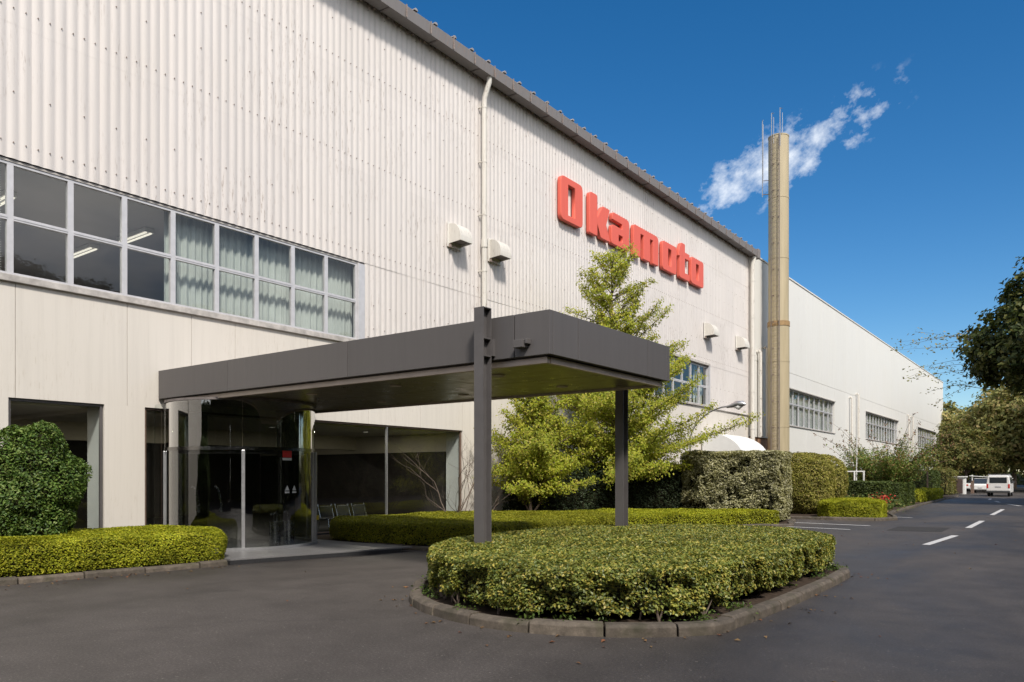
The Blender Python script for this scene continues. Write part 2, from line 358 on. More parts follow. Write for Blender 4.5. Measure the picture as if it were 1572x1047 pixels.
# ------------------------------------------------------------------ builders
WLOC = {}
class MB:
    def __init__(s): s.v = []; s.f = []
    def box(s, x0, x1, y0, y1, z0, z1):
        i = len(s.v)
        s.v += [(x0, y0, z0), (x1, y0, z0), (x1, y1, z0), (x0, y1, z0), (x0, y0, z1), (x1, y0, z1), (x1, y1, z1), (x0, y1, z1)]
        s.f += [tuple(i + k for k in q) for q in ((3, 2, 1, 0), (4, 5, 6, 7), (0, 1, 5, 4), (1, 2, 6, 5), (2, 3, 7, 6), (3, 0, 4, 7))]
        return s
    def tube(s, pts, rad, n=8, cap=True):
        pts = [Vector(p) for p in pts]
        if isinstance(rad, (int, float)): rad = [rad] * len(pts)
        i0 = len(s.v)
        up = None
        for k, p in enumerate(pts):
            d = (pts[min(k + 1, len(pts) - 1)] - pts[max(k - 1, 0)]).normalized()
            if up is None:
                up = Vector((0, 0, 1)) if abs(d.z) < 0.9 else Vector((1, 0, 0))
            a = d.cross(up)
            if a.length < 1e-4: a = d.cross(Vector((1, 0.3, 0)))
            a.normalize(); b = d.cross(a).normalized(); up = a.cross(d)
            for j in range(n):
                t = 2 * math.pi * j / n
                s.v.append(tuple(p + (a * math.cos(t) + b * math.sin(t)) * rad[k]))
        for k in range(len(pts) - 1):
            for j in range(n):
                a0 = i0 + k * n + j; a1 = i0 + k * n + (j + 1) % n
                s.f.append((a0, a1, a1 + n, a0 + n))
        if cap:
            s.f.append(tuple(i0 + j for j in range(n))[::-1])
            s.f.append(tuple(i0 + (len(pts) - 1) * n + j for j in range(n)))
        return s
    def prism(s, poly, axis, a0, a1):
        # poly in the two other axes (cyclic order), extruded along axis
        i = len(s.v); n = len(poly)
        def pt(p, a):
            if axis == 2: return (p[0], p[1], a)
            if axis == 0: return (a, p[0], p[1])
            return (p[1], a, p[0])
        s.v += [pt(p, a0) for p in poly] + [pt(p, a1) for p in poly]
        s.f.append(tuple(i + k for k in range(n))[::-1]); s.f.append(tuple(i + n + k for k in range(n)))
        for k in range(n):
            k2 = (k + 1) % n
            s.f.append((i + k, i + k2, i + n + k2, i + n + k))
        return s
    def arc_wall(s, cx, cy, r0, r1, a0, a1, z0, z1, n=12):
        i = len(s.v)
        for k in range(n + 1):
            a = a0 + (a1 - a0) * k / n
            for r in (r0, r1):
                for z in (z0, z1):
                    s.v.append((cx + r * math.cos(a), cy + r * math.sin(a), z))
        for k in range(n):
            b = i + 4 * k
            s.f += [(b + 2, b + 6, b + 7, b + 3), (b, b + 1, b + 5, b + 4), (b + 1, b + 3, b + 7, b + 5), (b, b + 4, b + 6, b + 2)]
        s.f += [(i, i + 2, i + 3, i + 1), (i + 4 * n, i + 4 * n + 1, i + 4 * n + 3, i + 4 * n + 2)]
        return s
    def disc(s, c, r, z0, z1, n=16):
        return s.prism([(c[0] + r * math.cos(2 * math.pi * k / n), c[1] + r * math.sin(2 * math.pi * k / n)) for k in range(n)], 2, z0, z1)
    def mesh(s, name, center=None):
        me = bpy.data.meshes.new(name)
        v = s.v if center is None else [(a - center[0], b - center[1], c - center[2]) for a, b, c in s.v]
        me.from_pydata(v, [], s.f); me.update()
        return me

def wloc(o): return WLOC.get(o.name, Vector((0, 0, 0))) if o is not None else Vector((0, 0, 0))
def link(o, parent, w):
    COL.objects.link(o)
    w = Vector(w); WLOC[o.name] = w
    if parent is not None: o.parent = parent
    o.location = w - wloc(parent)
    return o
def tag(o, label=None, cat=None, group=None, kind=None):
    for k, v in (('label', label), ('category', cat), ('group', group), ('kind', kind)):
        if v: o[k] = v
    return o
def thing(name, label, cat, loc=(0, 0, 0), group=None):
    o = bpy.data.objects.new(name, None); o.empty_display_size = 0.2
    link(o, None, loc)
    return tag(o, label, cat, group)
def obj(name, mb, mat, parent=None, smooth=False, bevel=0.0, kind=None):
    xs = np.array(mb.v)
    c = (xs.min(0) + xs.max(0)) / 2; c[2] = xs[:, 2].min()
    me = mb.mesh(name, c)
    me.materials.append(mat)
    if smooth:
        me.shade_smooth()
        me.set_sharp_from_angle(angle=R(40))
    o = bpy.data.objects.new(name, me)
    link(o, parent, c)
    if bevel:
        md = o.modifiers.new('bevel', 'BEVEL'); md.width = bevel; md.segments = 2; md.limit_method = 'ANGLE'; md.angle_limit = R(35)
        md.harden_normals = False
    if kind: o['kind'] = kind
    return o
def inst(name, me, parent, w, rotz=0.0, scale=None):
    o = bpy.data.objects.new(name, me)
    link(o, parent, w)
    if rotz: o.rotation_euler.z = rotz
    if scale: o.scale = scale
    return o
def copy_tree(src, loc, rotz=0, label=None, scale=None):
    r = src.copy(); COL.objects.link(r); r.location = loc; r.rotation_euler.z = rotz
    WLOC[r.name] = Vector(loc)
    if scale: r.scale = scale
    if label: r['label'] = label
    def rec(a, b):
        for ch in a.children:
            c = ch.copy(); COL.objects.link(c); c.parent = b
            rec(ch, c)
    rec(src, r)
    return r

def np_mesh(name, V, F, mat):
    me = bpy.data.meshes.new(name)
    V = np.ascontiguousarray(V, dtype=np.float32); F = np.ascontiguousarray(F, dtype=np.int32)
    k = F.shape[1]
    me.vertices.add(len(V)); me.vertices.foreach_set('co', V.ravel())
    me.loops.add(F.size); me.loops.foreach_set('vertex_index', F.ravel())
    me.polygons.add(len(F))
    me.polygons.foreach_set('loop_start', np.arange(0, F.size, k, dtype=np.int32))
    me.polygons.foreach_set('loop_total', np.full(len(F), k, dtype=np.int32))
    me.update(calc_edges=True)
    me.materials.append(mat)
    return me
def leaves(name, P, Nr, size, mat, parent, aspect=0.55, jit=0.6, kind='stuff'):
    P = np.asarray(P, float); n = len(P)
    Nr = np.asarray(Nr, float) + rng.normal(0, jit, (n, 3))
    Nr /= np.linalg.norm(Nr, axis=1, keepdims=True) + 1e-9
    T = np.cross(Nr, rng.normal(0, 1, (n, 3))); T /= np.linalg.norm(T, axis=1, keepdims=True) + 1e-9
    B = np.cross(Nr, T)
    L = (size * rng.uniform(0.65, 1.3, n))[:, None]; Wd = L * aspect
    base = P - T * L * 0.5; tip = P + T * L * 0.5 - Nr * L * 0.10
    lf = P + B * Wd * 0.5 + Nr * Wd * 0.18; rt = P - B * Wd * 0.5 + Nr * Wd * 0.18
    V = np.stack([base, rt, tip, lf], 1).reshape(-1, 3)
    c = (V.min(0) + V.max(0)) / 2; c[2] = V[:, 2].min()
    i = np.arange(n)[:, None] * 4
    F = np.concatenate([i + np.array([[0, 1, 2]]), i + np.array([[0, 2, 3]])], 0)
    o = bpy.data.objects.new(name, np_mesh(name, V - c, F, mat))
    link(o, parent, c)
    if kind: o['kind'] = kind
    return o
def lump(P, f, seed=0):
    r = np.random.default_rng(seed)
    s = np.zeros(len(P))
    for k in range(5):
        d = r.normal(0, 1, 3); d /= np.linalg.norm(d)
        s += np.sin(P @ d * f * (1 + 0.45 * k) + r.uniform(0, 6.28)) / (1 + 0.35 * k)
    return s / 2.6
def chaikin(pts, it=2, closed=True):
    pts = [tuple(p) for p in pts]
    for _ in range(it):
        q = []
        n = len(pts)
        rngk = range(n if closed else n - 1)
        if not closed: q.append(pts[0])
        for k in rngk:
            a, b = pts[k], pts[(k + 1) % n]
            q.append((0.75 * a[0] + 0.25 * b[0], 0.75 * a[1] + 0.25 * b[1]))
            q.append((0.25 * a[0] + 0.75 * b[0], 0.25 * a[1] + 0.75 * b[1]))
        if not closed: q.append(pts[-1])
        pts = q
    return pts
def area2(p): return sum(p[i][0] * p[(i + 1) % len(p)][1] - p[(i + 1) % len(p)][0] * p[i][1] for i in range(len(p)))
def inset(poly, d):
    n = len(poly); sgn = 1 if area2(poly) > 0 else -1
    q = []
    for i in range(n):
        a, b = Vector(poly[i - 1]), Vector(poly[(i + 1) % n])
        t = (b - a).normalized()
        q.append((poly[i][0] - t.y * d * sgn, poly[i][1] + t.x * d * sgn))
    return q
def inside(poly, P):
    x, y = P[:, 0], P[:, 1]; r = np.zeros(len(P), bool)
    n = len(poly)
    for i in range(n):
        x0, y0 = poly[i]; x1, y1 = poly[(i + 1) % n]
        if y0 == y1: continue
        c = ((y0 > y) != (y1 > y)) & (x < (x1 - x0) * (y - y0) / (y1 - y0) + x0)
        r ^= c
    return r
def edge_dist(poly, P):
    d = np.full(len(P), 1e9)
    n = len(poly)
    for i in range(n):
        a = np.array(poly[i]); b = np.array(poly[(i + 1) % n]); ab = b - a
        t = np.clip(((P - a) @ ab) / (ab @ ab + 1e-12), 0, 1)
        d = np.minimum(d, np.linalg.norm(P - a - t[:, None] * ab, axis=1))
    return d
def hedge(name, label, cat, poly, z0, H, n_top, n_side, leaf, mat, rr=0.14, rough=0.035, sm=2, bare=0.0, stems=0, group=None, jit=0.36, aspect=0.6, holes=0.0):
    """clipped hedge over a plan outline: dark light-blocking twig core, short stems and a shell of single leaves"""
    poly = chaikin(poly, sm) if sm else poly
    if area2(poly) < 0: poly = poly[::-1]
    cxy = np.mean(np.array(poly), 0)
    t = thing(name, label, cat, (cxy[0], cxy[1], z0), group)
    lo = np.min(poly, 0); hi = np.max(poly, 0)
    P = rng.uniform(lo, hi, (int(n_top * 2.2) + 50, 2)); P = P[inside(poly, P)][:n_top]
    d = np.minimum(edge_dist(poly, P), rr); kp = (d > 0.12 * rr); P = P[kp]; d = d[kp]
    zt = H - rr + np.sqrt(np.maximum(0, rr * rr - (rr - d) ** 2))
    P3 = np.column_stack([P, zt])
    w = lump(P3 * [1, 1, 0], 2.4, 3) * rough + lump(P3 * [1, 1, 0], 9, 4) * rough * 0.6
    P3[:, 2] += w - np.abs(rng.normal(0, 0.03, len(P3)))
    Nt = np.tile([0, 0, 1.0], (len(P3), 1))
    seg = np.array(poly + [poly[0]]); dl = np.linalg.norm(np.diff(seg, axis=0), axis=1); cum = np.concatenate([[0], np.cumsum(dl)])
    u = rng.uniform(0, cum[-1], n_side); k = np.clip(np.searchsorted(cum, u) - 1, 0, len(dl) - 1)
    f = ((u - cum[k]) / dl[k])[:, None]
    Q = seg[k] * (1 - f) + seg[k + 1] * f
    tn = (seg[k + 1] - seg[k]) / dl[k][:, None]; nn = np.column_stack([tn[:, 1], -tn[:, 0]])
    zz = z0 + bare + (H - rr * 0.12 - z0 - bare) * rng.uniform(0, 1, n_side) ** 0.9
    top_in = np.maximum(0, zz - (H - rr)); ins = rr - np.sqrt(np.maximum(0, rr * rr - top_in ** 2))
    Q3 = np.column_stack([Q, zz])
    off = lump(Q3, 3.2, 5) * rough + lump(Q3, 11, 6) * rough * 0.8 - np.abs(rng.normal(0, 0.075, n_side)) * min(1.0, leaf / 0.055) - ins
    if bare: off -= np.clip((z0 + bare + 0.12 - zz) / 0.12, 0, 1) * 0.10 * rng.uniform(0, 1.4, n_side)
    hole = np.clip((lump(Q3, 5.5, 15) + 0.6 * lump(Q3, 13, 16) - 0.8 * (Q3[:, 2] - z0 - bare) / (H - z0 - bare) + holes) * 2.2, 0, 1)
    off -= hole * 0.11 * min(1.0, holes * 10)
    Q3[:, :2] += nn * off[:, None]
    kq = rng.uniform(0, 1, n_side) > hole * 0.72 * min(1.0, holes * 10)
    Q3 = Q3[kq]; nn = nn[kq]; n_side = len(Q3)
    Ns = np.column_stack([nn * 0.6, np.full(n_side, 0.85)])
    cp = inset(poly, rr * 0.6 + 0.12 + (0.08 if holes else 0))
    cb = MB().prism(cp, 2, z0 + bare * 1.2, H - 0.09)
    obj('core', cb, M['core'], t)
    leaves('foliage', np.vstack([P3, Q3]), np.vstack([Nt, Ns]), leaf, mat, t, aspect, jit)
    if stems:
        sb = MB()
        for q in range(stems):
            k = rng.integers(0, len(poly)); p = np.array(inset(poly, rng.uniform(0.10, 0.28))[k])
            b = Vector((p[0], p[1], z0 - 0.02))
            for h in range(3):
                a = b + Vector((rng.normal(0, 0.05), rng.normal(0, 0.05), rng.uniform(0.16, 0.24)))
                sb.tube([b, b.lerp(a, 0.5) + Vector((rng.normal(0, 0.02), rng.normal(0, 0.02), 0)), a], [0.012, 0.009, 0.006], 5)
        obj('stems', sb, M['barkpale'], t, kind='stuff')
    return t
def shrub(name, label, cat, c, rad, n, leaf, mat, ex=2.4, lumpy=0.08, group=None, stems=0, cut=-0.75, jit=0.6, aspect=0.55):
    """rounded clipped shrub: c = ground point, rad = radii; squarer as ex grows"""
    c = np.array(c, float); rad = np.array(rad, float)
    t = thing(name, label, cat, tuple(c), group)
    D = rng.normal(0, 1, (int(n * 1.5), 3)); D /= np.linalg.norm(D, axis=1, keepdims=True)
    D = D[D[:, 2] > cut][:n]
    k = (np.abs(D) ** ex).sum(1) ** (-1 / ex)
    P = D * k[:, None] * rad
    s = 1 + lump(P, 3.5, 8) * lumpy + lump(P, 9, 9) * lumpy * 0.6 - np.abs(rng.normal(0, 0.06, len(P)))
    P = P * s[:, None]; cen = c + [0, 0, -cut * rad[2] * 1.0 + 0.05]
    # core
    bm = bmesh.new(); bmesh.ops.create_icosphere(bm, subdivisions=3, radius=1)
    cv = np.array([v.co[:] for v in bm.verts]); cf = [tuple(v.index for v in f.verts) for f in bm.faces]; bm.free()
    kk = (np.abs(cv) ** ex).sum(1) ** (-1 / ex)
    cv[:, 2] = np.maximum(cv[:, 2], cut); cp = cv * kk[:, None] * rad * 0.80 + cen
    mb = MB(); mb.v = [tuple(q) for q in cp]; mb.f = cf
    obj('core', mb, M['core'], t, smooth=True)
    leaves('foliage', P + cen, D * 0.6 + [0, 0, 0.7], leaf, mat, t, aspect, jit)
    return t
def struct(name, mb, mat, smooth=False):
    o = obj(name, mb, mat, None, smooth); o['kind'] = 'structure'; return o

# ------------------------------------------------------------------ ground
struct('ground', MB().box(-600, 600, -200, 1400, -0.40, -0.03), M['grass'])
gm = MB(); gm.v = [(-17.2, -60, 0), (26, -60, 0), (26, 240, 0), (-17.2, 240, 0)]; gm.f = [(0, 1, 2, 3)]
gm.v += [(-17.2, -60, -0.02), (26, -60, -0.02), (26, 240, -0.02), (-17.2, 240, -0.02)]
gm.f += [(7, 6, 5, 4), (0, 4, 5, 1), (1, 5, 6, 2), (2, 6, 7, 3), (3, 7, 4, 0)]
struct('road', gm, M['asphalt'])

def ribbon(poly, z):
    m = MB(); m.v = [(x, y, z) for x, y in poly] + [(x, y, z - 0.003) for x, y in poly]
    n = len(poly)
    if area2(poly) < 0: m.f = [tuple(range(n))[::-1]]
    else: m.f = [tuple(range(n))]
    return m
def dash(y0, y1, x0, x1, w=0.17):
    d = Vector((x1 - x0, y1 - y0)).normalized(); nx = Vector((d.y, -d.x)) * w / 2
    return [(x0 - nx.x, y0 - nx.y), (x0 + nx.x, y0 + nx.y), (x1 + nx.x, y1 + nx.y), (x1 - nx.x, y1 - nx.y)]
marks = bpy.data.objects.new('road_markings', None); link(marks, None, (-2.9, 30, 0)); marks['kind'] = 'structure'
for (x0, y0, x1, y1) in ((-2.90, 20.0, -2.72, 23.6), (-2.80, 27.3, -2.84, 31.9), (-2.95, 37.0, -3.03, 43.6), (-2.6, 49.0, -3.4, 52.0), (-4.0, 55, -4.4, 57.5), (-5.0, 61, -5.2, 64)):
    obj('dash', ribbon(dash(y0, y1, x0, x1), 0.004), M['mark'], marks)
for (x0, y0, x1, y1, w) in ((-9.2, 27.1, -5.45, 26.55, 0.16), (-7.8, 24.6, -5.55, 24.35, 0.15), (-6.1, 32.8, -5.2, 32.7, 0.15)):
    obj('line', ribbon(dash(y0, y1, x0, x1, w), 0.004), M['mark'], marks)

def kerb(name, path, w=0.15, h=0.12, L=0.9, closed=True, lens=None):
    """kerb of single stones along a path"""
    k = bpy.data.objects.new(name, None); p0 = path[0]; link(k, None, (p0[0], p0[1], 0)); k['kind'] = 'structure'
    pts = np.array(path + ([path[0]] if closed else [])); dl = np.linalg.norm(np.diff(pts, axis=0), axis=1); cum = np.concatenate([[0], np.cumsum(dl)])
    def at(s):
        s = min(max(s, 0), cum[-1] - 1e-6); i = int(np.searchsorted(cum, s, 'right') - 1); i = min(i, len(dl) - 1)
        f = (s - cum[i]) / dl[i]; return pts[i] * (1 - f) + pts[i + 1] * f
    s = 0.0; tot = cum[-1]
    while s < tot - 0.15:
        e = min(s + L * random.uniform(0.85, 1.15), tot)
        if tot - e < 0.3: e = tot
        m = MB(); ns = 4; hh = h + random.uniform(-0.012, 0.012); sh = random.uniform(-0.012, 0.012)
        prof = [(0, -0.05), (0, hh), (w - 0.03, hh), (w, hh - 0.03), (w + 0.01, -0.05)]
        rows = []
        for q in range(ns + 1):
            ss = s + 0.010 + (e - s - 0.020) * q / ns
            p = at(ss); a = at(ss - 0.04); b = at(ss + 0.04); t = (b - a) / (np.linalg.norm(b - a) + 1e-9); nrm = np.array([t[1], -t[0]])
            rows.append(len(m.v))
            for (o_, z_) in prof:
                g = p + nrm * (o_ - w + sh); m.v.append((g[0], g[1], z_))
        for q in range(ns):
            for j in range(5):
                j2 = (j + 1) % 5
                m.f.append((rows[q] + j, rows[q + 1] + j, rows[q + 1] + j2, rows[q] + j2))
        m.f.append(tuple(rows[0] + j for j in range(5))); m.f.append(tuple(rows[-1] + j for j in range(5))[::-1])
        obj('kerb_stone', m, M['kerb'], k, bevel=0.008)
        s = e
    return k

pm_, nt_, b_ = new_mat('repaired_asphalt')
nt_.links.new(ramp(nt_, noise(nt_, 60, 4, 0.75), [(0.3, (0.026, 0.0235, 0.022)), (0.7, (0.058, 0.053, 0.049))]), b_.inputs['Base Color'])
b_.inputs['Roughness'].default_value = 0.75; b_.inputs['Specular IOR Level'].default_value = 0.2
for q in ([(-4.6, 24.6), (-3.2, 24.8), (-3.25, 27.0), (-4.65, 26.8)],):
    o = obj('asphalt_patch', ribbon(q, 0.004), pm_); o['kind'] = 'structure'
ISL = [(-7.12, 7.30), (-6.95, 7.08), (-6.60, 6.78), (-6.15, 6.52), (-5.60, 6.34), (-5.05, 6.26), (-4.60, 6.29), (-4.20, 6.41), (-3.81, 6.61), (-3.50, 6.83), (-3.20, 7.10), (-2.97, 7.40), (-2.92, 7.58),
       (-2.88, 8.4), (-2.86, 9.4), (-2.86, 10.6), (-2.88, 11.8), (-2.93, 12.9), (-3.02, 13.2), (-3.5, 13.9), (-4.3, 14.55), (-5.5, 14.6), (-6.9, 13.8), (-7.9, 12.4), (-8.25, 10.7), (-8.1, 9.0), (-7.65, 7.9)]
isl = ISL
kerb('island_kerb', isl, 0.16, 0.12, 0.80)
soil = MB().prism(inset(isl, 0.17), 2, -0.02, 0.07)
struct('island_soil', soil, M['soil'])
BEDL = [(-12.72, 3.0), (-12.62, 4.5), (-12.42, 6.0), (-12.26, 7.9)]
kerb('entrance_kerb', [(-13.1, 0.5)] + BEDL, 0.14, 0.10, 1.0, closed=False)
struct('left_bed_soil', MB().prism([(-15.98, -6), (-12.9, -6), (-13.24, 0.5), (-12.86, 3.0), (-12.77, 4.5), (-12.57, 6.0), (-12.41, 7.9), (-15.98, 7.9)], 2, -0.02, 0.06), M['soil'])
BEDM = [(-12.9, 11.75), (-11.5, 11.9), (-10.3, 12.3), (-9.55, 14), (-9.35, 17), (-9.1, 20.5), (-8.2, 23.6), (-7.3, 24.75), (-7.6, 25.5), (-8.0, 27.3)]
kerb('garden_kerb', BEDM, 0.14, 0.10, 1.0, closed=False)
struct('garden_soil', MB().prism([(x - 0.16 if x > -12 else x, y + 0.02) for x, y in BEDM] + [(-15.98, 27.5), (-15.98, 11.9)], 2, -0.02, 0.06), M['soil'])
BEDR = [(-9.2, 29.2), (-7.2, 29.15), (-5.7, 29.55), (-5.35, 30.6), (-5.6, 32.0), (-6.2, 34.2), (-6.5, 37), (-7.0, 48), (-7.4, 60), (-7.6, 68)]
kerb('roadside_kerb', BEDR, 0.15, 0.11, 1.6, closed=False)
struct('roadside_soil', MB().prism([(x - 0.17, y + 0.1) for x, y in BEDR] + [(-15.98, 68), (-15.98, 29.3)], 2, -0.02, 0.06), M['soil'])

# entrance slab of granite pavers
sl_ = bpy.data.objects.new('entrance_slab', None); link(sl_, None, (-13, 9.5, 0)); sl_['kind'] = 'structure'
obj('slab_edge', MB().prism([(-16.0, 7.95), (-12.27, 7.95), (-11.45, 11.45), (-11.9, 11.75), (-13.0, 11.75), (-16.0, 11.75)], 2, -0.02, 0.078), M['riser'], sl_)
yy = 7.97
for j in range(4):
    y1 = yy + 0.94
    x = -16.0
    while True:
        lim0 = -12.29 + (yy - 7.95) * 0.234; lim1 = -12.29 + (y1 - 7.95) * 0.234
        x1 = x + 1.2
        if x1 > min(lim0, lim1) - 0.3:
            obj('paver', MB().prism([(x + 0.004, yy + 0.004), (lim0 - 0.004, yy + 0.004), (lim1 - 0.004, y1 - 0.004), (x + 0.004, y1 - 0.004)], 2, 0.078, 0.102), M['granite'], sl_)
            break
        obj('paver', MB().box(x + 0.004, x1 - 0.004, yy + 0.004, y1 - 0.004, 0.078, 0.102), M['granite'], sl_)
        x = x1
    yy = y1

# ------------------------------------------------------------------ main factory hall
X0 = -16.0
YE = 45.2
fac = thing('factory_building', 'tall factory hall with white corrugated cladding above a cream concrete ground floor', 'building', (X0, 20, 0))
# concrete spandrel band and piers
def cpanel(y0, y1, z0, z1): obj('concrete_panel', MB().box(X0 - 0.70, X0, y0 + 0.005, y1 - 0.005, z0, z1), M['concrete'], fac)
jy = [-6.5, -3.6, -1.5, 0.6, 2.7, 4.8, 5.87, 7.96, 9.4, 10.5, 12.6, 14.7, 16.8, 18.75]
for a, b in zip(jy[:-1], jy[1:]): cpanel(a, b, 3.07, 5.22)
jy2 = [18.75, 21.2, 23.6, 26.0, 28.4, 30.8, 33.2, 35.6, 38.0, 40.4, 42.8, 45.18]
for a, b in zip(jy2[:-1], jy2[1:]): cpanel(a, b, 0.0, 5.22)
cpanel(-6.5, 1.2, 0, 3.0697); cpanel(1.2, 5.76, 0, 3.0697); cpanel(7.49, 8.34, 0, 3.0697)
# backing shell
obj('back_wall', MB().box(-60, -59.6, -6.5, 45.1, 0, 15), M['annex'], fac)
obj('end_wall', MB().box(-59.6, X0 - 0.72, -6.8, -6.5, 0, 14.9), M['annex'], fac)
obj('end_wall', MB().box(-59.6, X0 - 0.72, 45.1, 45.18, 0, 15), M['annex'], fac)
obj('inner_lining', MB().box(X0 - 0.3, X0 - 0.06, -6.5, 45.1, 7.535, 14.75).box(X0 - 0.3, X0 - 0.06, 14.75, 31.5, 5.22, 7.53).box(X0 - 0.3, X0 - 0.06, 39.0, 45.1, 5.22, 7.53), M['office'], fac)

# corrugated sheets, each one a piece
PITCH = 0.21; NW = 6; WID = PITCH * NW; AMP = 0.0105
def sheet_mesh(h, nw):
    ns = nw * 8; m = MB()
    zs = (0.0, h)
    for k in range(ns + 1):
        y = k * PITCH / 8; x = AMP * (1 + math.cos(2 * math.pi * (k / 8 - 0.5)))
        x = 2 * AMP * (x / (2 * AMP)) ** 0.6
        for z in zs: m.v.append((x, y, z))
    for k in range(ns): m.f.append((2 * k, 2 * k + 2, 2 * k + 3, 2 * k + 1))
    b = len(m.v)   # rear face so the sheet has a thickness
    m.v += [(x - 0.007, y, z) for x, y, z in m.v[:b]]
    for k in range(ns): m.f.append((b + 2 * k, b + 2 * k + 1, b + 2 * k + 3, b + 2 * k + 2)); 
    for k in range(ns):
        m.f.append((2 * k, b + 2 * k, b + 2 * k + 2, 2 * k + 2)); m.f.append((2 * k + 1, 2 * k + 3, b + 2 * k + 3, b + 2 * k + 1))
    m.f.append((0, 1, b + 1, b)); m.f.append((2 * ns, b + 2 * ns, b + 2 * ns + 1, 2 * ns + 1))
    me = m.mesh('wall_sheet'); me.materials.append(M['siding']); me.shade_smooth(); me.set_sharp_from_angle(angle=R(50))
    return me
RH = 2.51; Z1 = 7.53
SHEET = sheet_mesh(RH + 0.10, NW)
bolts = MB()
def bolt(y, z, x):
    bolts.tube([(x - 0.01, y, z), (x + 0.02, y, z)], 0.013, 6)
ncol = 41
YS = YE - ncol * WID
for r in range(3):
    zb = Z1 + r * RH
    for c in range(ncol):
        y = YS + c * WID
        inst('wall_sheet', SHEET, fac, (X0 + 0.012 + r * 0.0012 + (c % 2) * 0.003, y, zb))
    nr = int(ncol * NW)
    for k in range(nr):
        y = YS + (k + 0.5) * PITCH
        bolt(y, zb + 0.30, X0 + 0.012 + r * 0.0012 + 2 * AMP)
        if k % 3 == 1:
            bolt(y, zb + 1.25, X0 + 0.012 + r * 0.0012 + 2 * AMP)
            if r > 0: bolt(y, zb + 2.05, X0 + 0.012 + r * 0.0012 + 2 * AMP)
def low_row(y0, y1):
    n = int(round((y1 - y0) / PITCH)); k = 0
    cache = {}
    while k < n:
        w = min(NW, n - k)
        if w not in cache: cache[w] = sheet_mesh(Z1 + 0.08 - 5.27, w)
        inst('wall_sheet', cache[w], fac, (X0 + 0.004 + (k // NW % 2) * 0.003, y0 + k * PITCH, 5.27)); 
        k += w
    for k in range(n):
        for z in (5.5, 5.75):
            if z == 5.5 or k % 2: bolt(y0 + (k + 0.5) * PITCH, z, X0 + 0.004 + 2 * AMP)
        if k % 3 == 1: bolt(y0 + (k + 0.5) * PITCH, 6.4, X0 + 0.004 + 2 * AMP)
low_row(14.55, 31.35); low_row(39.05, YE - 0.05)
obj('bolt_heads', bolts, M['bolt'], fac, kind='stuff')
obj('flashing', MB().box(X0 + 0.001, X0 + 0.075, 14.75, 31.5, 5.225, 5.262).box(X0 + 0.001, X0 + 0.075, 39.1, YE, 5.225, 5.262), M['sill'], fac)
obj('corner_trim', MB().box(X0 + 0.0, X0 + 0.14, YE - 0.10, YE + 0.02, 5.27, 14.7), M['white'], fac)

# upper ribbon windows: one window per bay, each with two panes
def win_meshes(w, zb, zt, zm0, zm1):
    f = MB(); t = 0.055
    f.box(-0.09, 0.0, 0, t, zb, zt).box(-0.09, 0.0, w - t, w, zb, zt)
    f.box(-0.088, -0.002, t, w - t, zb, zb + 0.05).box(-0.088, -0.002, t, w - t, zt - 0.05, zt)
    f.box(-0.085, 0.004, t, w - t, zm0, zm1)
    f.box(-0.07, 0.012, t, w - t, (zm0 + zm1) / 2 - 0.008, (zm0 + zm1) / 2 + 0.008)
    me = f.mesh('window'); me.materials.append(M['alu'])
    ps = []
    for (a, b) in ((zb + 0.05, zm0), (zm1, zt - 0.05)):
        p = MB().box(-0.050, -0.044, t, w - t, a, b); q = p.mesh('pane'); q.materials.append(M['glass']); ps.append(q)
    return me, ps
def ribbon_window(y0, n, w, zb, zt, zm0, zm1, parent, x):
    fm, ps = win_meshes(w, zb, zt, zm0, zm1)
    for k in range(n):
        o = inst('window', fm, parent, (x, y0 + k * w, 0))
        for q in ps: inst('pane', q, o, (x, y0 + k * w, 0))
WB = 1.062
ribbon_window(14.29 - 19 * WB, 19, WB, 5.36, 7.47, 6.38, 6.47, fac, X0 - 0.02)
obj('window_sill', MB().box(X0 - 0.14, X0 + 0.07, -6.0, 14.54, 5.224, 5.355), M['sill'], fac, bevel=0.01)
obj('window_head', MB().box(X0 - 0.14, X0 - 0.005, -6.0, 14.54, 7.472, 7.515), M['sill'], fac)
obj('window_jamb', MB().box(X0 - 0.14, X0 + 0.05, 14.292, 14.53, 5.357, 7.470), M['alu'], fac, bevel=0.01)
ribbon_window(31.62, 7, 1.047, 5.36, 7.44, 6.30, 6.42, fac, X0 - 0.06)
obj('window_sill', MB().box(X0 - 0.16, X0 + 0.09, 31.5, 39.08, 5.264, 5.357), M['sill'], fac, bevel=0.01)
obj('window_jamb', MB().box(X0 - 0.16, X0 + 0.08, 38.952, 39.06, 5.359, 7.50).box(X0 - 0.16, X0 + 0.08, 31.37, 31.618, 5.359, 7.50), M['alu'], fac)
obj('window_head', MB().box(X0 - 0.16, X0 + 0.08, 31.5, 39.06, 7.505, 7.62), M['sill'], fac)

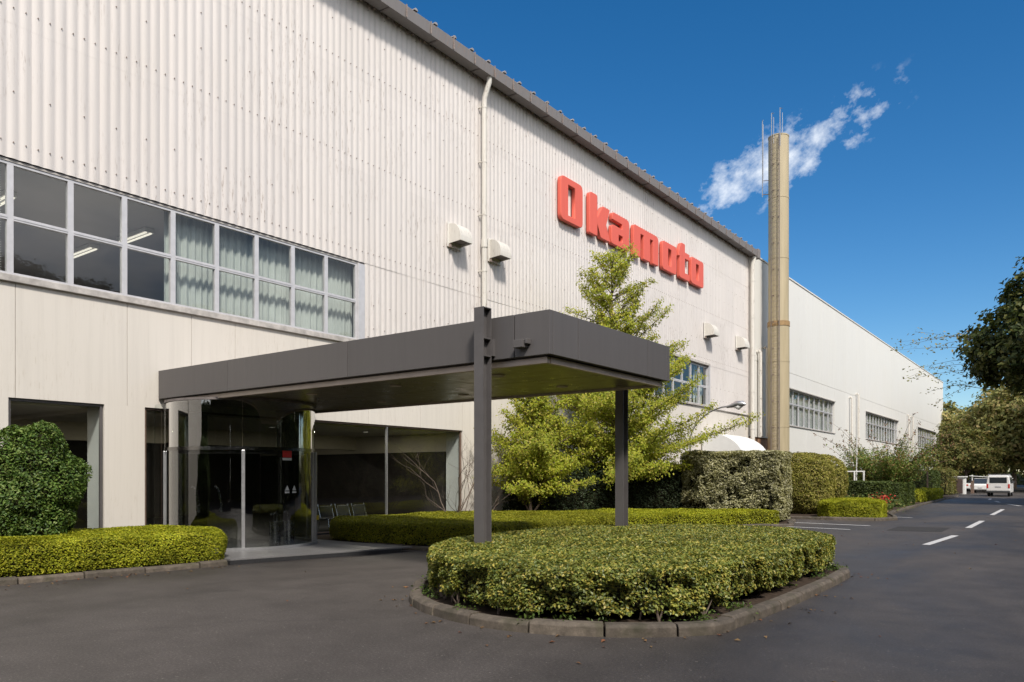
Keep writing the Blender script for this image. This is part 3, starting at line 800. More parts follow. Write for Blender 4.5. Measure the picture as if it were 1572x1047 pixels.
# office behind the ribbon windows
obj('office_floor', MB().box(-28, X0 - 0.71, -6.4, 45.0, 5.0, 5.20), M['office'], fac)
obj('office_ceiling', MB().box(-28, X0 - 0.31, -6.4, 45.0, 7.66, 7.72), M['ceiling'], fac)
obj('office_wall', MB().box(-28.2, -28.02, -6.4, 45.0, 5.2, 7.66), M['office'], fac)
obj('office_partition', MB().box(-28, X0 - 0.32, 20.0, 20.1, 5.2, 7.66).box(-28, X0 - 0.32, 30.5, 30.6, 5.2, 7.66), M['office'], fac)
fx = MB().box(-0.7, 0.7, -0.12, 0.12, -0.05, 0.05); fxm = fx.mesh('fixture_body'); fxm.materials.append(M['wpaint'])
tbm = MB().box(-0.66, 0.66, -0.085, -0.045, -0.075, -0.051).box(-0.66, 0.66, 0.045, 0.085, -0.075, -0.051).mesh('lamp_tube'); tbm.materials.append(M['tube'])
fxpos = [(-18.9, 6.6), (-18.9, 9.6), (-21.3, 6.6), (-21.3, 9.4), (-23.9, 7.9), (-18.9, 3.9), (-21.3, 3.6)]
fnames = ['nearest the glass in the second bay', 'nearest the glass, half hidden by the curtain edge', 'in the second row behind the second bay', 'in the second row behind the third bay',
          'deepest in the office behind the third bay', 'nearest the glass at the left edge', 'in the second row at the left edge']
for (x, y), nm in zip(fxpos, fnames):
    t = thing('ceiling_light', 'twin tube ceiling light ' + nm, 'ceiling light', (x, y, 7.60), 'office ceiling lights')
    inst('fixture_body', fxm, t, (x, y, 7.60)); inst('lamp_tube', tbm, t, (x, y, 7.60))
    ld_ = bpy.data.lights.new('tube_lamp', 'AREA'); ld_.shape = 'RECTANGLE'; ld_.size = 1.3; ld_.size_y = 0.2; ld_.energy = 13; ld_.color = (1.0, 0.95, 0.88)
    lo_ = bpy.data.objects.new('tube_lamp', ld_); link(lo_, t, (x, y, 7.51))
def curtain(y0, y1, label):
    m = MB(); n = int((y1 - y0) / 0.02); ph = random.uniform(0, 6)
    for k in range(n + 1):
        y = y0 + k * 0.02
        x = X0 - 0.36 + 0.030 * math.sin(y * 37 + ph + 1.3 * math.sin(y * 5)) + 0.012 * math.sin(y * 91)
        m.v += [(x, y, 5.30), (x * 0.9995 - 0.004, y, 7.55)]
    b = len(m.v); m.v += [(x - 0.004, y, z) for x, y, z in m.v[:b]]
    for k in range(n):
        m.f.append((2 * k, 2 * k + 2, 2 * k + 3, 2 * k + 1)); m.f.append((b + 2 * k, b + 2 * k + 1, b + 2 * k + 3, b + 2 * k + 2))
    o = obj('curtain', m, M['curtain'], None, smooth=False)
    tag(o, label, 'curtain', 'curtains in the office windows')
curtain(8.95, 12.10, 'pale green pleated curtain starting beside the uncovered dark office panes')
curtain(12.07, 14.45, 'pale green pleated curtain in the last bays before the corrugated wall')
curtain(37.9, 38.9, 'pale curtain in the small window beside the tree top')
bl = thing('window_blind', 'half closed grey slatted blind behind the leftmost office pane', 'blind', (X0 - 0.3, 5.0, 5.4))
m = MB()
for k in range(44): m.box(X0 - 0.34, X0 - 0.29, 4.80, 5.74, 5.40 + k * 0.047, 5.408 + k * 0.047)
obj('slats', m, M['blind'], bl, kind='stuff')
obj('head_rail', MB().box(X0 - 0.35, X0 - 0.28, 4.8, 5.74, 7.47, 7.52), M['blind'], bl)

# eaves: gutter, brackets, soffit, roof with folded ribs
def gutter_mb(y0, y1):
    p = [(X0 + 0.160, 14.720), (X0 + 0.540, 14.700), (X0 + 0.580, 15.020), (X0 + 0.550, 15.020), (X0 + 0.515, 14.730), (X0 + 0.180, 14.750), (X0 + 0.180, 15.060), (X0 + 0.160, 15.060)]
    m = MB(); n = len(p)
    m.v = [(x, y0, z) for x, z in p] + [(x, y1, z) for x, z in p]
    m.f = [tuple(range(n)), tuple(range(n, 2 * n))[::-1]] + [(k, k + n, (k + 1) % n + n, (k + 1) % n) for k in range(n)]
    return m
gut = obj('gutter', gutter_mb(-6.6, YE + 0.2), M['gutter'], fac)
bk = MB().box(0, 0.022, -0.02, 0.02, 0, 0.36); bkm = bk.mesh('bracket'); bkm.materials.append(M['bolt'])
y = -5.8
while y < YE:
    inst('bracket', bkm, gut, (X0 + 0.575, y, 14.700)); y += 1.02
jn = MB().box(0.38, 0.80, -0.03, 0.03, 0, 0.012); 
for y in np.arange(-5, YE, 2.0):
    m = MB().box(X0 + 0.160, X0 + 0.545, y - 0.025, y + 0.025, 14.685, 14.700); obj('joint_strap', m, M['eave'], gut)
obj('eave_soffit', MB().box(X0 - 0.05, X0 + 0.155, -6.6, YE + 0.2, 14.800, 14.860), M['eave'], fac)
m = MB()
y = -6.3
while y < YE:
    m.tube([(X0 + 0.05, y, 14.790), (X0 + 0.14, y, 14.600)], 0.02, 5); m.box(X0 + 0.05, X0 + 0.15, y + 0.2, y + 0.23, 14.700, 14.800); y += 0.51
obj('eave_hooks', m, M['bolt'], fac, kind='stuff')
rf = obj('roof', MB().prism([(-6.7, 15.120), (YE + 0.15, 15.120), (YE + 0.15, 15.200), (-6.7, 15.200)], 0, -60, X0 + 0.380), M['roof'], fac)
rb = MB().prism([(-0.08, 0), (0.08, 0), (0.035, 0.065), (-0.035, 0.065)], 0, -20, 0.06); rbm = rb.mesh('rib'); rbm.materials.append(M['roof'])
y = -6.2
while y < YE:
    inst('rib', rbm, rf, (X0 + 0.380, y, 15.200)); y += 0.86

# rain pipes
pm = MB().tube([(X0 + 0.42, 19.62, 14.74), (X0 + 0.41, 19.62, 14.56), (X0 + 0.22, 19.62, 14.10), (X0 + 0.20, 19.62, 13.90), (X0 + 0.20, 19.62, 3.5), (X0 + 0.20, 19.62, 0.05)], 0.088, 14)
dp = obj('downpipe', pm, M['pipe'], fac, smooth=True)
for z in (13.75, 11.95, 10.2, 8.35, 6.6, 4.9, 3.2, 1.6):
    obj('pipe_strap', MB().tube([(X0 + 0.20, 19.62, z), (X0 + 0.20, 19.62, z + 0.05)], 0.098, 14).box(X0 + 0.03, X0 + 0.13, 19.50, 19.55, z, z + 0.04), M['pipe'], dp)
obj('pipe_socket', MB().tube([(X0 + 0.20, 19.62, 9.15), (X0 + 0.20, 19.62, 9.42)], 0.108, 14), M['pipe'], dp, smooth=True)
dp2 = obj('downpipe', MB().tube([(X0 + 0.38, 45.05, 14.7), (X0 + 0.30, 45.0, 14.2), (X0 + 0.30, 45.0, 0.05)], 0.13, 14), M['pipe'], fac, smooth=True)
for z in (13.2, 11.0, 8.8, 6.6, 4.4, 2.2):
    obj('pipe_strap', MB().tube([(X0 + 0.30, 45.0, z), (X0 + 0.30, 45.0, z + 0.06)], 0.145, 14), M['pipe'], dp2)
obj('gutter_end_box', MB().box(X0 + 0.12, X0 + 0.61, YE - 0.1, YE + 0.28, 14.60, 15.15), M['gutter'], fac, bevel=0.02)

# wall vent hoods
def vent_hood(y, z, w=0.58, d=0.50, h=0.62):
    prof = [(0.03, z)]
    n = 8
    prof = [(0.02, z), (d, z + 0.03)]
    for k in range(n + 1):
        a = k / n * math.pi / 2
        prof.append((0.02 + (d - 0.02) * math.cos(a) ** 0.8, z + 0.10 + (h - 0.10) * math.sin(a)))
    t = 0.012
    xs = X0 + 0.06
    root = obj('vent_hood', MB(), M['white'], None) if False else None
    m = MB()
    for (ya, yb) in ((y, y + t), (y + w - t, y + w)):
        b = len(m.v); nn = len(prof)
        m.v += [(xs + p, ya, q) for p, q in prof] + [(xs + p, yb, q) for p, q in prof]
        m.f += [tuple(b + k for k in range(nn)), tuple(b + nn + k for k in range(nn))[::-1]] + [(b + k, b + nn + k, b + nn + (k + 1) % nn, b + (k + 1) % nn) for k in range(nn)]
    out_ = prof[1:]
    for k in range(len(out_) - 1):
        b = len(m.v); (p0, q0), (p1, q1) = out_[k], out_[k + 1]
        m.v += [(xs + p0, y + t, q0), (xs + p0, y + w - t, q0), (xs + p1, y + w - t, q1), (xs + p1, y + t, q1)]
        m.v += [(xs + p0 - 0.01, y + t, q0 - 0.008), (xs + p0 - 0.01, y + w - t, q0 - 0.008), (xs + p1 - 0.01, y + w - t, q1 - 0.008), (xs + p1 - 0.01, y + t, q1 - 0.008)]
        m.f += [(b, b + 1, b + 2, b + 3), (b + 7, b + 6, b + 5, b + 4)]
    o = obj('vent_hood', m, M['pipe'], fac)
    obj('duct_mouth', MB().box(xs + 0.06, xs + d - 0.06, y + 0.05, y + w - 0.05, z + 0.06, z + 0.075), M['eave'], o)
    obj('mount_flange', MB().box(X0 + 0.055, X0 + 0.085, y - 0.06, y + w + 0.06, z - 0.10, z + h + 0.05), M['white'], o)
    obj('stay_bracket', MB().tube([(X0 + 0.08, y + 0.04, z - 0.07), (X0 + 0.22, y + 0.2, z - 0.12), (X0 + 0.08, y + w - 0.1, z - 0.14)], 0.018, 6).box(X0 + 0.06, X0 + 0.16, y - 0.02, y + 0.05, z - 0.12, z - 0.03), M['bolt'], o)
vent_hood(18.0, 8.92); vent_hood(20.05, 8.92)
vent_hood(38.3, 9.00, 0.72, 0.55, 0.68); vent_hood(42.9, 8.98, 0.72, 0.55, 0.68)

# lobby behind the ground-floor glass
lob = fac
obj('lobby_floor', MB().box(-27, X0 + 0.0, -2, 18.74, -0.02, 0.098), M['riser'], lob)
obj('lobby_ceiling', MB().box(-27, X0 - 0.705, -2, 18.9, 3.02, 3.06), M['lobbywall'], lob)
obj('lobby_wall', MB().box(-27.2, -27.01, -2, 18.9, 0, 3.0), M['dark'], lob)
obj('lobby_wall', MB().box(-27, X0 - 0.705, 18.86, 18.95, 2.42, 3.015), M['lobbywall'], lob)
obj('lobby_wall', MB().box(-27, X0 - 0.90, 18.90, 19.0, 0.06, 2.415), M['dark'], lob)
obj('lobby_wall', MB().box(-27, X0 - 0.705, -2.1, -2.0, 0.0, 3.015), M['dark'], lob)
obj('lobby_beam', MB().box(-21.6, -21.2, -1.9, 18.85, 2.55, 3.018), M['lobbywall'], lob)
obj('reveal', MB().box(X0 - 0.699, X0 - 0.10, 7.475, 7.4945, 0.065, 3.066), M['jamb'], lob)
obj('reveal', MB().box(X0 - 0.699, X0 - 0.10, 18.742, 18.760, 0.065, 3.066), M['jamb'], lob)
for (x, y) in ((-18.2, 6.5), (-18.6, 10.6), (-18.6, 13.4), (-18.2, 16.6), (-22.6, 9.0), (-22.6, 15.0)):
    o = obj('lobby_downlight', MB().arc_wall(x, y, 0.09, 0.12, 0, 2 * math.pi, 3.000, 3.019, 20), M['wpaint'], lob)
    obj('lens', MB().disc((x, y), 0.089, 3.008, 3.018), M['tube'], o)
    ld_ = bpy.data.lights.new('lobby_downlight_lamp', 'AREA'); ld_.shape = 'DISK'; ld_.size = 0.17; ld_.energy = 20; ld_.color = (1.0, 0.90, 0.74)
    lo_ = bpy.data.objects.new('lobby_downlight_lamp', ld_); link(lo_, o, (x, y, 2.995))
# shop-front frames
fr = obj('window', MB().box(X0 - 0.10, X0 - 0.04, 7.43, 7.475, 0.07, 3.065).box(X0 - 0.10, X0 - 0.04, 5.765, 5.805, 0.07, 3.065).box(X0 - 0.098, X0 - 0.042, 5.805, 7.43, 3.02, 3.063).box(X0 - 0.098, X0 - 0.042, 5.805, 7.43, 0.07, 0.13), M['column'], fac)
obj('pane', MB().box(X0 - 0.075, X0 - 0.067, 5.805, 7.43, 0.13, 3.02), M['glass'], fr)
fr = obj('window', MB().box(X0 - 0.10, X0 - 0.04, 18.69, 18.742, 0.07, 3.065).box(X0 - 0.10, X0 - 0.04, 8.345, 8.385, 0.07, 3.065).box(X0 - 0.098, X0 - 0.042, 8.385, 18.69, 3.02, 3.063).box(X0 - 0.098, X0 - 0.042, 11.75, 18.69, 0.07, 0.12), M['brown'], fac)
obj('mullion', MB().box(X0 - 0.11, X0 - 0.03, 15.44, 15.47, 0.12, 3.02), M['lamp_metal'], fr)
for a, b in ((8.385, 8.60), (11.95, 15.44), (15.47, 18.69)):
    obj('pane', MB().box(X0 - 0.075, X0 - 0.067, a, b, 0.12, 3.02), M['glass'], fr)

# four low chairs in the lobby
def chair():
    t = thing('lobby_chair', 'x', 'chair', (-16.95, 13.0, 0.10), 'black lobby chairs behind the glass')
    x, y, z = -16.95, 13.0, 0.10
    for dy in (-0.24, 0.24):
        obj('frame', MB().tube([(x + 0.38, y + dy, z), (x + 0.32, y + dy, z + 0.32), (x - 0.18, y + dy, z + 0.28), (x - 0.26, y + dy, z), ], 0.014, 6).tube([(x - 0.16, y + dy, z + 0.28), (x - 0.30, y + dy, z + 0.70)], 0.014, 6), M['chrome'], t, smooth=True)
    obj('seat', MB().box(x - 0.16, x + 0.34, y - 0.22, y + 0.22, z + 0.29, z + 0.35), M['black'], t, bevel=0.02)
    obj('backrest', MB().prism([(y - 0.22, 0), (y + 0.22, 0), (y + 0.22, 0.03), (y - 0.22, 0.03)], 0, 0, 1) if False else
        MB().box(x - 0.25, x - 0.21, y - 0.22, y + 0.22, z + 0.34, z + 0.66), M['black'], t, bevel=0.02)
    return t
c0 = chair()
lab = ['leftmost black chrome framed chair behind the entrance glass', 'second black chrome framed chair from the entrance drum', 'third black chrome framed chair from the entrance drum', 'black chrome framed lobby chair nearest the glass mullion']
c0['label'] = lab[0]; c0.location = (-16.95, 13.55, 0.10)
for k in range(1, 4): copy_tree(c0, (-16.95, 13.55 + 0.62 * k, 0.10), 0, lab[k])

# ------------------------------------------------------------------ red lettering
sg = thing('lettering_sign', 'row of seven large raised red letters high on the white corrugated wall', 'sign', (X0 + 0.1, 31, 11.3))
def roundpoly(pts, rads, n=5):
    q = []
    L = len(pts)
    for i in range(L):
        p = Vector(pts[i]); a = Vector(pts[i - 1]); b = Vector(pts[(i + 1) % L]); r = rads[i]
        if r <= 0: q.append(tuple(p)); continue
        da = (a - p); db = (b - p); ra = min(r, da.length * 0.48); rb_ = min(r, db.length * 0.48)
        s_, e_ = p + da.normalized() * ra, p + db.normalized() * rb_
        for k in range(n + 1):
            t = k / n
            q.append(tuple(s_ * (1 - t) ** 2 + p * 2 * t * (1 - t) + e_ * t * t))
    return q
def rect(y0, y1, z0, z1): return [(y0, z0), (y1, z0), (y1, z1), (y0, z1)]
zb_ = 11.35
letters = [
    ([(roundpoly(rect(24.18, 25.76, zb_, 13.03), [.24] * 4)), rect(24.70, 25.18, 11.60, 12.77)]),
    ([roundpoly([(26.28, zb_), (26.90, zb_), (26.90, 11.86), (27.18, zb_), (27.96, zb_), (27.62, 12.0), (27.93, 12.70), (27.30, 12.70), (26.90, 12.12), (26.90, 13.02), (26.28, 13.02)],
                [.08, .06, 0, .06, .08, 0, .1, .14, 0, .12, .18])]),
    ([roundpoly([(28.06, zb_), (29.62, zb_), (29.62, 12.70), (28.12, 12.70), (28.12, 12.38), (28.98, 12.36), (28.98, 12.17), (28.06, 12.17)], [.12, .08, .24, .16, .03, .03, .03, .18]), rect(28.68, 29.02, 11.60, 11.86)]),
    ([roundpoly([(30.02, zb_), (30.68, zb_), (30.68, 12.40), (30.98, 12.40), (30.98, zb_), (31.62, zb_), (31.62, 12.40), (31.90, 12.40), (31.90, zb_), (32.48, zb_), (32.48, 12.70), (30.02, 12.70)],
                [.05, .05, .03, .03, .05, .05, .03, .03, .05, .05, .26, .16])]),
    ([roundpoly(rect(32.90, 34.46, zb_, 12.70), [.2] * 4), rect(33.52, 33.86, 11.64, 12.44)]),
    ([roundpoly([(34.82, zb_), (35.98, zb_), (35.98, 11.68), (35.44, 11.68), (35.44, 12.38), (35.98, 12.38), (35.98, 12.70), (35.44, 12.70), (35.44, 13.10), (34.98, 13.10), (34.74, 12.70), (34.70, 12.38), (34.82, 12.38)],
                [.14, .06, .04, .03, .03, .04, .04, .03, .08, .14, .05, .04, .02])]),
    ([roundpoly(rect(36.20, 37.76, zb_, 12.70), [.2] * 4), rect(36.80, 37.14, 11.64, 12.44)]),
]
def letter(polys):
    cu = bpy.data.curves.new('letter', 'CURVE'); cu.dimensions = '2D'; cu.fill_mode = 'BOTH'
    cu.extrude = 0.065; cu.bevel_depth = 0.02; cu.bevel_resolution = 1; cu.offset = -0.02
    for p in polys:
        s_ = cu.splines.new('POLY'); s_.points.add(len(p) - 1); s_.use_cyclic_u = True
        for q, (a, b) in zip(s_.points, p): q.co = (a, b, 0, 1)
    o = bpy.data.objects.new('tmp', cu); COL.objects.link(o)
    dg = bpy.context.evaluated_depsgraph_get()
    me = bpy.data.meshes.new_from_object(o.evaluated_get(dg))
    bpy.data.objects.remove(o); bpy.data.curves.remove(cu)
    n = len(me.vertices); v = np.empty(n * 3); me.vertices.foreach_get('co', v); v = v.reshape(-1, 3)
    w = np.column_stack([v[:, 2], v[:, 0], v[:, 1]])
    c = (w.min(0) + w.max(0)) / 2
    me.vertices.foreach_set('co', (w - c).ravel()); me.update(); me.name = 'letter'
    me.materials.clear(); me.materials.append(M['sign'])
    o = bpy.data.objects.new('letter', me)
    link(o, sg, (X0 + 0.165, c[1], c[2]))
for p in letters: letter(p)
m = MB()
for y in np.arange(24.4, 37.6, 0.55):
    for z in (11.6, 12.55): m.tube([(X0 + 0.01, y, z), (X0 + 0.05, y, z)], 0.02, 5)

# ------------------------------------------------------------------ white annex hall
anx = thing('annex_building', 'long plain white factory annex behind the tan chimney, with three strip windows', 'building', (X0, 85, 0))
AY0, AY1 = YE + 0.06, 125.0
PW = 3.06
wins = [(49.0, 64.8), (75.9, 91.5), (103.8, 118.2)]
ys = [AY0, 49.0, 52.95, 56.9, 60.85, 64.8, 68.5, 72.2, 75.9, 79.8, 83.7, 87.6, 91.5, 95.6, 99.7, 103.8, 107.4, 111.0, 114.6, 118.2, 121.6, AY1]
for a, b in zip(ys[:-1], ys[1:]):
    g = 0.006
    obj('wall_panel', MB().box(X0 - 0.25, X0 + 0.06, a + g, b - g, 8.66, 15.02), M['annex'], anx, bevel=0.01)
    isw = any(w0 - 0.1 < (a + b) / 2 < w1 + 0.1 for w0, w1 in wins)
    if isw:
        obj('wall_panel', MB().box(X0 - 0.25, X0 + 0.06, a + g, b - g, 7.56, 8.645), M['annex'], anx, bevel=0.01)
        obj('wall_panel', MB().box(X0 - 0.25, X0 + 0.06, a + g, b - g, 0, 5.09), M['annex'], anx, bevel=0.01)
    else:
        obj('wall_panel', MB().box(X0 - 0.25, X0 + 0.06, a + g, b - g, 4.0 if b < 50 else 0, 8.645), M['annex'], anx, bevel=0.01)
obj('lower_wall', MB().box(X0 - 0.25, X0 - 0.02, AY0 + 0.01, 48.98, 0, 3.99), M['rusty'], anx)
obj('parapet_cap', MB().box(X0 - 0.35, X0 + 0.11, AY0, AY1 + 0.1, 15.03, 15.13), M['white'], anx, bevel=0.01)
obj('wall_backing', MB().box(X0 - 0.5, X0 - 0.30, AY0, AY1, 7.7, 15).box(X0 - 0.5, X0 - 0.30, AY0, AY1, 0, 5.0), M['office'], anx)
obj('end_wall', MB().box(-60, X0 - 0.31, AY1 - 0.2, AY1, 0, 15), M['annex'], anx)
obj('roof', MB().box(-60, X0 - 0.36, AY0, AY1, 14.90, 15.0), M['roof'], anx)
obj('rear_wall', MB().box(-60.2, -60, AY0, AY1, 0, 14.89), M['annex'], anx)
obj('room_back', MB().box(X0 - 3.2, X0 - 3.0, AY0, AY1, 5.0, 7.7), M['office'], anx)
for (w0, w1) in wins:
    n = int(round((w1 - w0) / 1.3)); w = (w1 - w0) / n
    ribbon_window(w0, n, w, 5.10, 7.55, 6.55, 6.65, anx, X0 - 0.08)
    obj('window_sill', MB().box(X0 + 0.062, X0 + 0.13, w0 - 0.05, w1 + 0.05, 5.02, 5.085), M['sill'], anx)
    obj('window_head', MB().box(X0 + 0.062, X0 + 0.14, w0 - 0.05, w1 + 0.05, 7.57, 7.63), M['sill'], anx)
    m = MB(); nn = int((w1 - w0) / 0.05)
    for k in range(nn + 1):
        yy_ = w0 + k * 0.05; xx = X0 - 0.27 + 0.04 * math.sin(yy_ * 19 + math.sin(yy_ * 2.1) * 2); m.v += [(xx, yy_, 5.05), (xx, yy_, 7.6)]
    for k in range(nn): m.f.append((2 * k, 2 * k + 2, 2 * k + 3, 2 * k + 1))
    o = obj('curtain', m, M['blind'], None)
    tag(o, {49.0: 'grey curtain filling the annex strip window just behind the chimney', 75.9: 'grey curtain filling the middle strip window of the annex',
            103.8: 'grey curtain filling the farthest strip window of the annex'}[w0], 'curtain', 'curtains in the annex windows')
for (y, z1, z0, r) in ((46.4, 9.3, 4.05, 0.09), (47.6, 9.7, 4.05, 0.09), (69.6, 8.4, 0.1, 0.09), (72.0, 8.9, 0.1, 0.09), (96.5, 8.6, 0.1, 0.09), (99.0, 8.6, 0.1, 0.09)):
    o = obj('wall_pipe', MB().tube([(X0 + 0.10, y, z1 - 0.12), (X0 + 0.24, y, z1), (X0 + 0.30, y, z1 - 0.10), (X0 + 0.30, y, z0)], r, 10), M['pipe'], anx, smooth=True)
    for z in np.arange(z0 + 0.6, z1 - 0.3, 1.7): obj('pipe_strap', MB().tube([(X0 + 0.30, y, z), (X0 + 0.30, y, z + 0.06)], r + 0.012, 10), M['pipe'], o)

# curved awning over a side door
aw = thing('door_awning', 'white curved awning on the wall behind the trimmed grey green hedge', 'awning', (X0 + 1, 38.5, 3))
pr = [(0.07, 2.55)]
for k in range(13):
    a = k / 12 * math.pi / 2
    pr.append((0.07 + 2.15 * math.cos(a), 2.55 + 1.35 * math.sin(a)))
m = MB(); nn = len(pr); m.v = [(X0 + a, 38.0, b) for a, b in pr] + [(X0 + a, 38.03, b) for a, b in pr]
m.f = [tuple(range(nn)), tuple(range(nn, 2 * nn))[::-1]] + [(k, k + nn, (k + 1) % nn + nn, (k + 1) % nn) for k in range(nn)]
obj('side_panel', m, M['awning'], aw)
m = MB()
q = pr[1:]; nq = len(q)
m.v = [(X0 + a, 38.03, b) for a, b in q] + [(X0 + a, 42.0, b) for a, b in q] + [(X0 + a - 0.02, 38.03, b - 0.02) for a, b in q] + [(X0 + a - 0.02, 42.0, b - 0.02) for a, b in q]
for k in range(nq - 1): m.f += [(k, k + nq, k + nq + 1, k + 1), (2 * nq + k, 2 * nq + k + 1, 3 * nq + k + 1, 3 * nq + k)]
obj('curved_cover', m, M['wpaint'], aw, smooth=True)

# ------------------------------------------------------------------ chimney
CX, CY = -14.9, 47.3
ch = thing('chimney', 'tall tan steel chimney with a ladder, standing in front of the white annex', 'chimney', (CX, CY, 0))
def cyl_wall(z0, z1, r): 
    m = MB(); n = 28; zs = [z0, z1]
    return MB().tube([(CX, CY, z0), (CX, CY, z1)], r, n)
zz = [0.0, 4.6, 8.6, 10.85, 14.9, 18.6, 22.35]
for a, b in zip(zz[:-1], zz[1:]): obj('shell_section', cyl_wall(a + 0.012, b, 0.60 + 0.035 * (1 if a < 10 else 0)), M['chimney'], ch, smooth=True)
obj('joint_ring', cyl_wall(10.75, 11.05, 0.66), M['ring'], ch, smooth=True)
for z in zz[1:3] + zz[4:-1]: obj('joint_ring', cyl_wall(z - 0.03, z + 0.03, 0.648 if z < 10 else 0.615), M['chimney'], ch)
obj('flue_rim', MB().arc_wall(CX, CY, 0.45, 0.62, 0, 2 * math.pi, 22.352, 22.42, 28), M['chimney'], ch)
la = math.atan2(-CY, -CX) - 0.06
def cp(r, a, z): return (CX + r * math.cos(a), CY + r * math.sin(a), z)
ld = obj('ladder', MB().tube([cp(0.76, la - 0.55, 2.4), cp(0.74, la - 0.55, 22.3)], 0.026, 5).tube([cp(0.76, la + 0.10, 2.4), cp(0.74, la + 0.10, 22.3)], 0.036, 5), M['eave'], ch)
m = MB()
for z in np.arange(2.6, 22.2, 0.32): m.tube([cp(0.75, la - 0.55, z), cp(0.75, la + 0.10, z)], 0.010, 4)
for z in np.arange(3.0, 22.2, 1.6):
    m.tube([cp(0.60, la + 0.10, z), cp(0.78, la + 0.10, z)], 0.03, 4); m.tube([cp(0.60, la - 0.42, z), cp(0.78, la - 0.42, z)], 0.03, 4)
obj('rungs', m, M['bolt'], ld, kind='stuff')
for a, h, z0 in ((la - 0.55, 23.7, 21.0), (la + 0.18, 23.9, 21.6), (la - 1.35, 23.5, 18.8)):
    r = 0.70 if a > la - 1 else 0.95
    o = obj('lightning_rod', MB().tube([cp(r, a, z0), cp(r, a, h)], 0.028, 5).tube([cp(r, a + 0.20, z0 + 0.8), cp(r, a + 0.20, h - 0.3)], 0.016, 4).tube([cp(r, a, h), cp(r, a + 0.20, h - 0.05)], 0.02, 4), M['lamp_metal'], ch)
    obj('rod_bracket', MB().tube([cp(0.58, a, z0 + 0.15), cp(r, a, z0 + 0.15)], 0.025, 4).tube([cp(0.58, a, z0 + 1.0), cp(r, a, z0 + 1.0)], 0.02, 4), M['bolt'], o)

# ------------------------------------------------------------------ entrance canopy
can = thing('entrance_canopy', 'flat dark grey brown entrance canopy on two steel columns', 'canopy', (-11, 10.5, 0))
CXE, CYL, CYR, CZB, CZT = -5.80, 8.62, 12.40, 3.27, 3.875
def fascia(x0, x1, y0, y1): obj('fascia_panel', MB().box(x0, x1, y0, y1, CZB, CZT), M['canopy'], can, bevel=0.004)
xs_ = [-15.98, -13.4, -9.9, -6.4, CXE]
for a, b in zip(xs_[:-1], xs_[1:]):
    fascia(a + 0.007, b - (0.007 if b != CXE else 0), CYL, CYL + 0.08)
    fascia(a + 0.007, b - (0.007 if b != CXE else 0), CYR - 0.08, CYR)
ysf = [CYL + 0.082, 9.36, 11.56, CYR - 0.082]
for a, b in zip(ysf[:-1], ysf[1:]): fascia(CXE - 0.08, CXE, a + 0.006, b - 0.006)
obj('roof_deck', MB().box(-15.98, CXE - 0.09, CYL + 0.09, CYR - 0.09, 3.72, 3.80), M['roof'], can)
obj('soffit_trim', MB().box(-15.9, CXE - 0.10, CYL + 0.085, CYL + 0.165, 3.165, 3.248).box(-15.9, CXE - 0.10, CYR - 0.165, CYR - 0.085, 3.165, 3.248).box(CXE - 0.165, CXE - 0.085, CYL + 0.167, CYR - 0.167, 3.165, 3.248), M['trim'], can)
obj('shadow_gap', MB().box(-15.9, CXE - 0.13, CYL + 0.13, CYR - 0.13, 3.25, 3.70), M['eave'], can)
xe = CXE - 0.185; nx_ = 8; wdt = (15.9 + xe) / nx_
for i in range(nx_):
    for j in range(2):
        ya = CYL + 0.185 + j * (CYR - CYL - 0.37) / 2; yb = ya + (CYR - CYL - 0.37) / 2
        obj('soffit_panel', MB().box(-15.9 + i * wdt + 0.004, -15.9 + (i + 1) * wdt - 0.004, ya + 0.004, yb - 0.004, 3.200, 3.245), M['soffit'], can, bevel=0.004)
for x in (-7.4, -9.7, -12.0):
    for y in (9.55, 11.4):
        o = obj('downlight', MB().arc_wall(x, y, 0.075, 0.105, 0, 2 * math.pi, 3.185, 3.199, 20), M['trim'], can)
        obj('lens', MB().disc((x, y), 0.074, 3.192, 3.198), M['downlight'], o)
obj('wall_lamp', MB().box(-6.32, -6.16, CYL - 0.14, CYL - 0.002, 3.38, 3.49).box(-6.15, -6.11, CYL - 0.10, CYL - 0.002, 3.43, 3.50), M['canopy'], can, bevel=0.006)
def column(y, sgn):
    x = -6.84; b = 0.085; d = 0.0925
    m = MB().box(x - b, x + b, y - d, y - d + 0.014, 0, 3.985).box(x - b, x + b, y + d - 0.014, y + d, 0, 3.985).box(x - 0.006, x + 0.006, y - d + 0.015, y + d - 0.015, 0, 3.98)
    o = obj('column', m, M['column'], can)
    obj('cap_plate', MB().box(x - b, x + b, y - d, y + d, 3.986, 3.998), M['column'], o)
    for z in (3.30, 3.55):
        obj('stiffener', MB().box(x - b + 0.002, x + b - 0.002, y - d + 0.016, y + d - 0.016, z, z + 0.02), M['column'], o)
    obj('arm_bracket', MB().box(x + b * 0.2, x + b + 0.004, min(y + sgn * 0.02, y + sgn * (d + 0.06)), max(y + sgn * 0.02, y + sgn * (d + 0.06)), 3.32, 3.55) if False else
        MB().box(x - b + 0.01, x + b + 0.02, min(y + sgn * (d + 0.001), y + sgn * 0.158), max(y + sgn * (d + 0.001), y + sgn * 0.158), 3.32, 3.56), M['column'], o)
column(CYL - 0.16, 1); column(CYR + 0.16, -1)

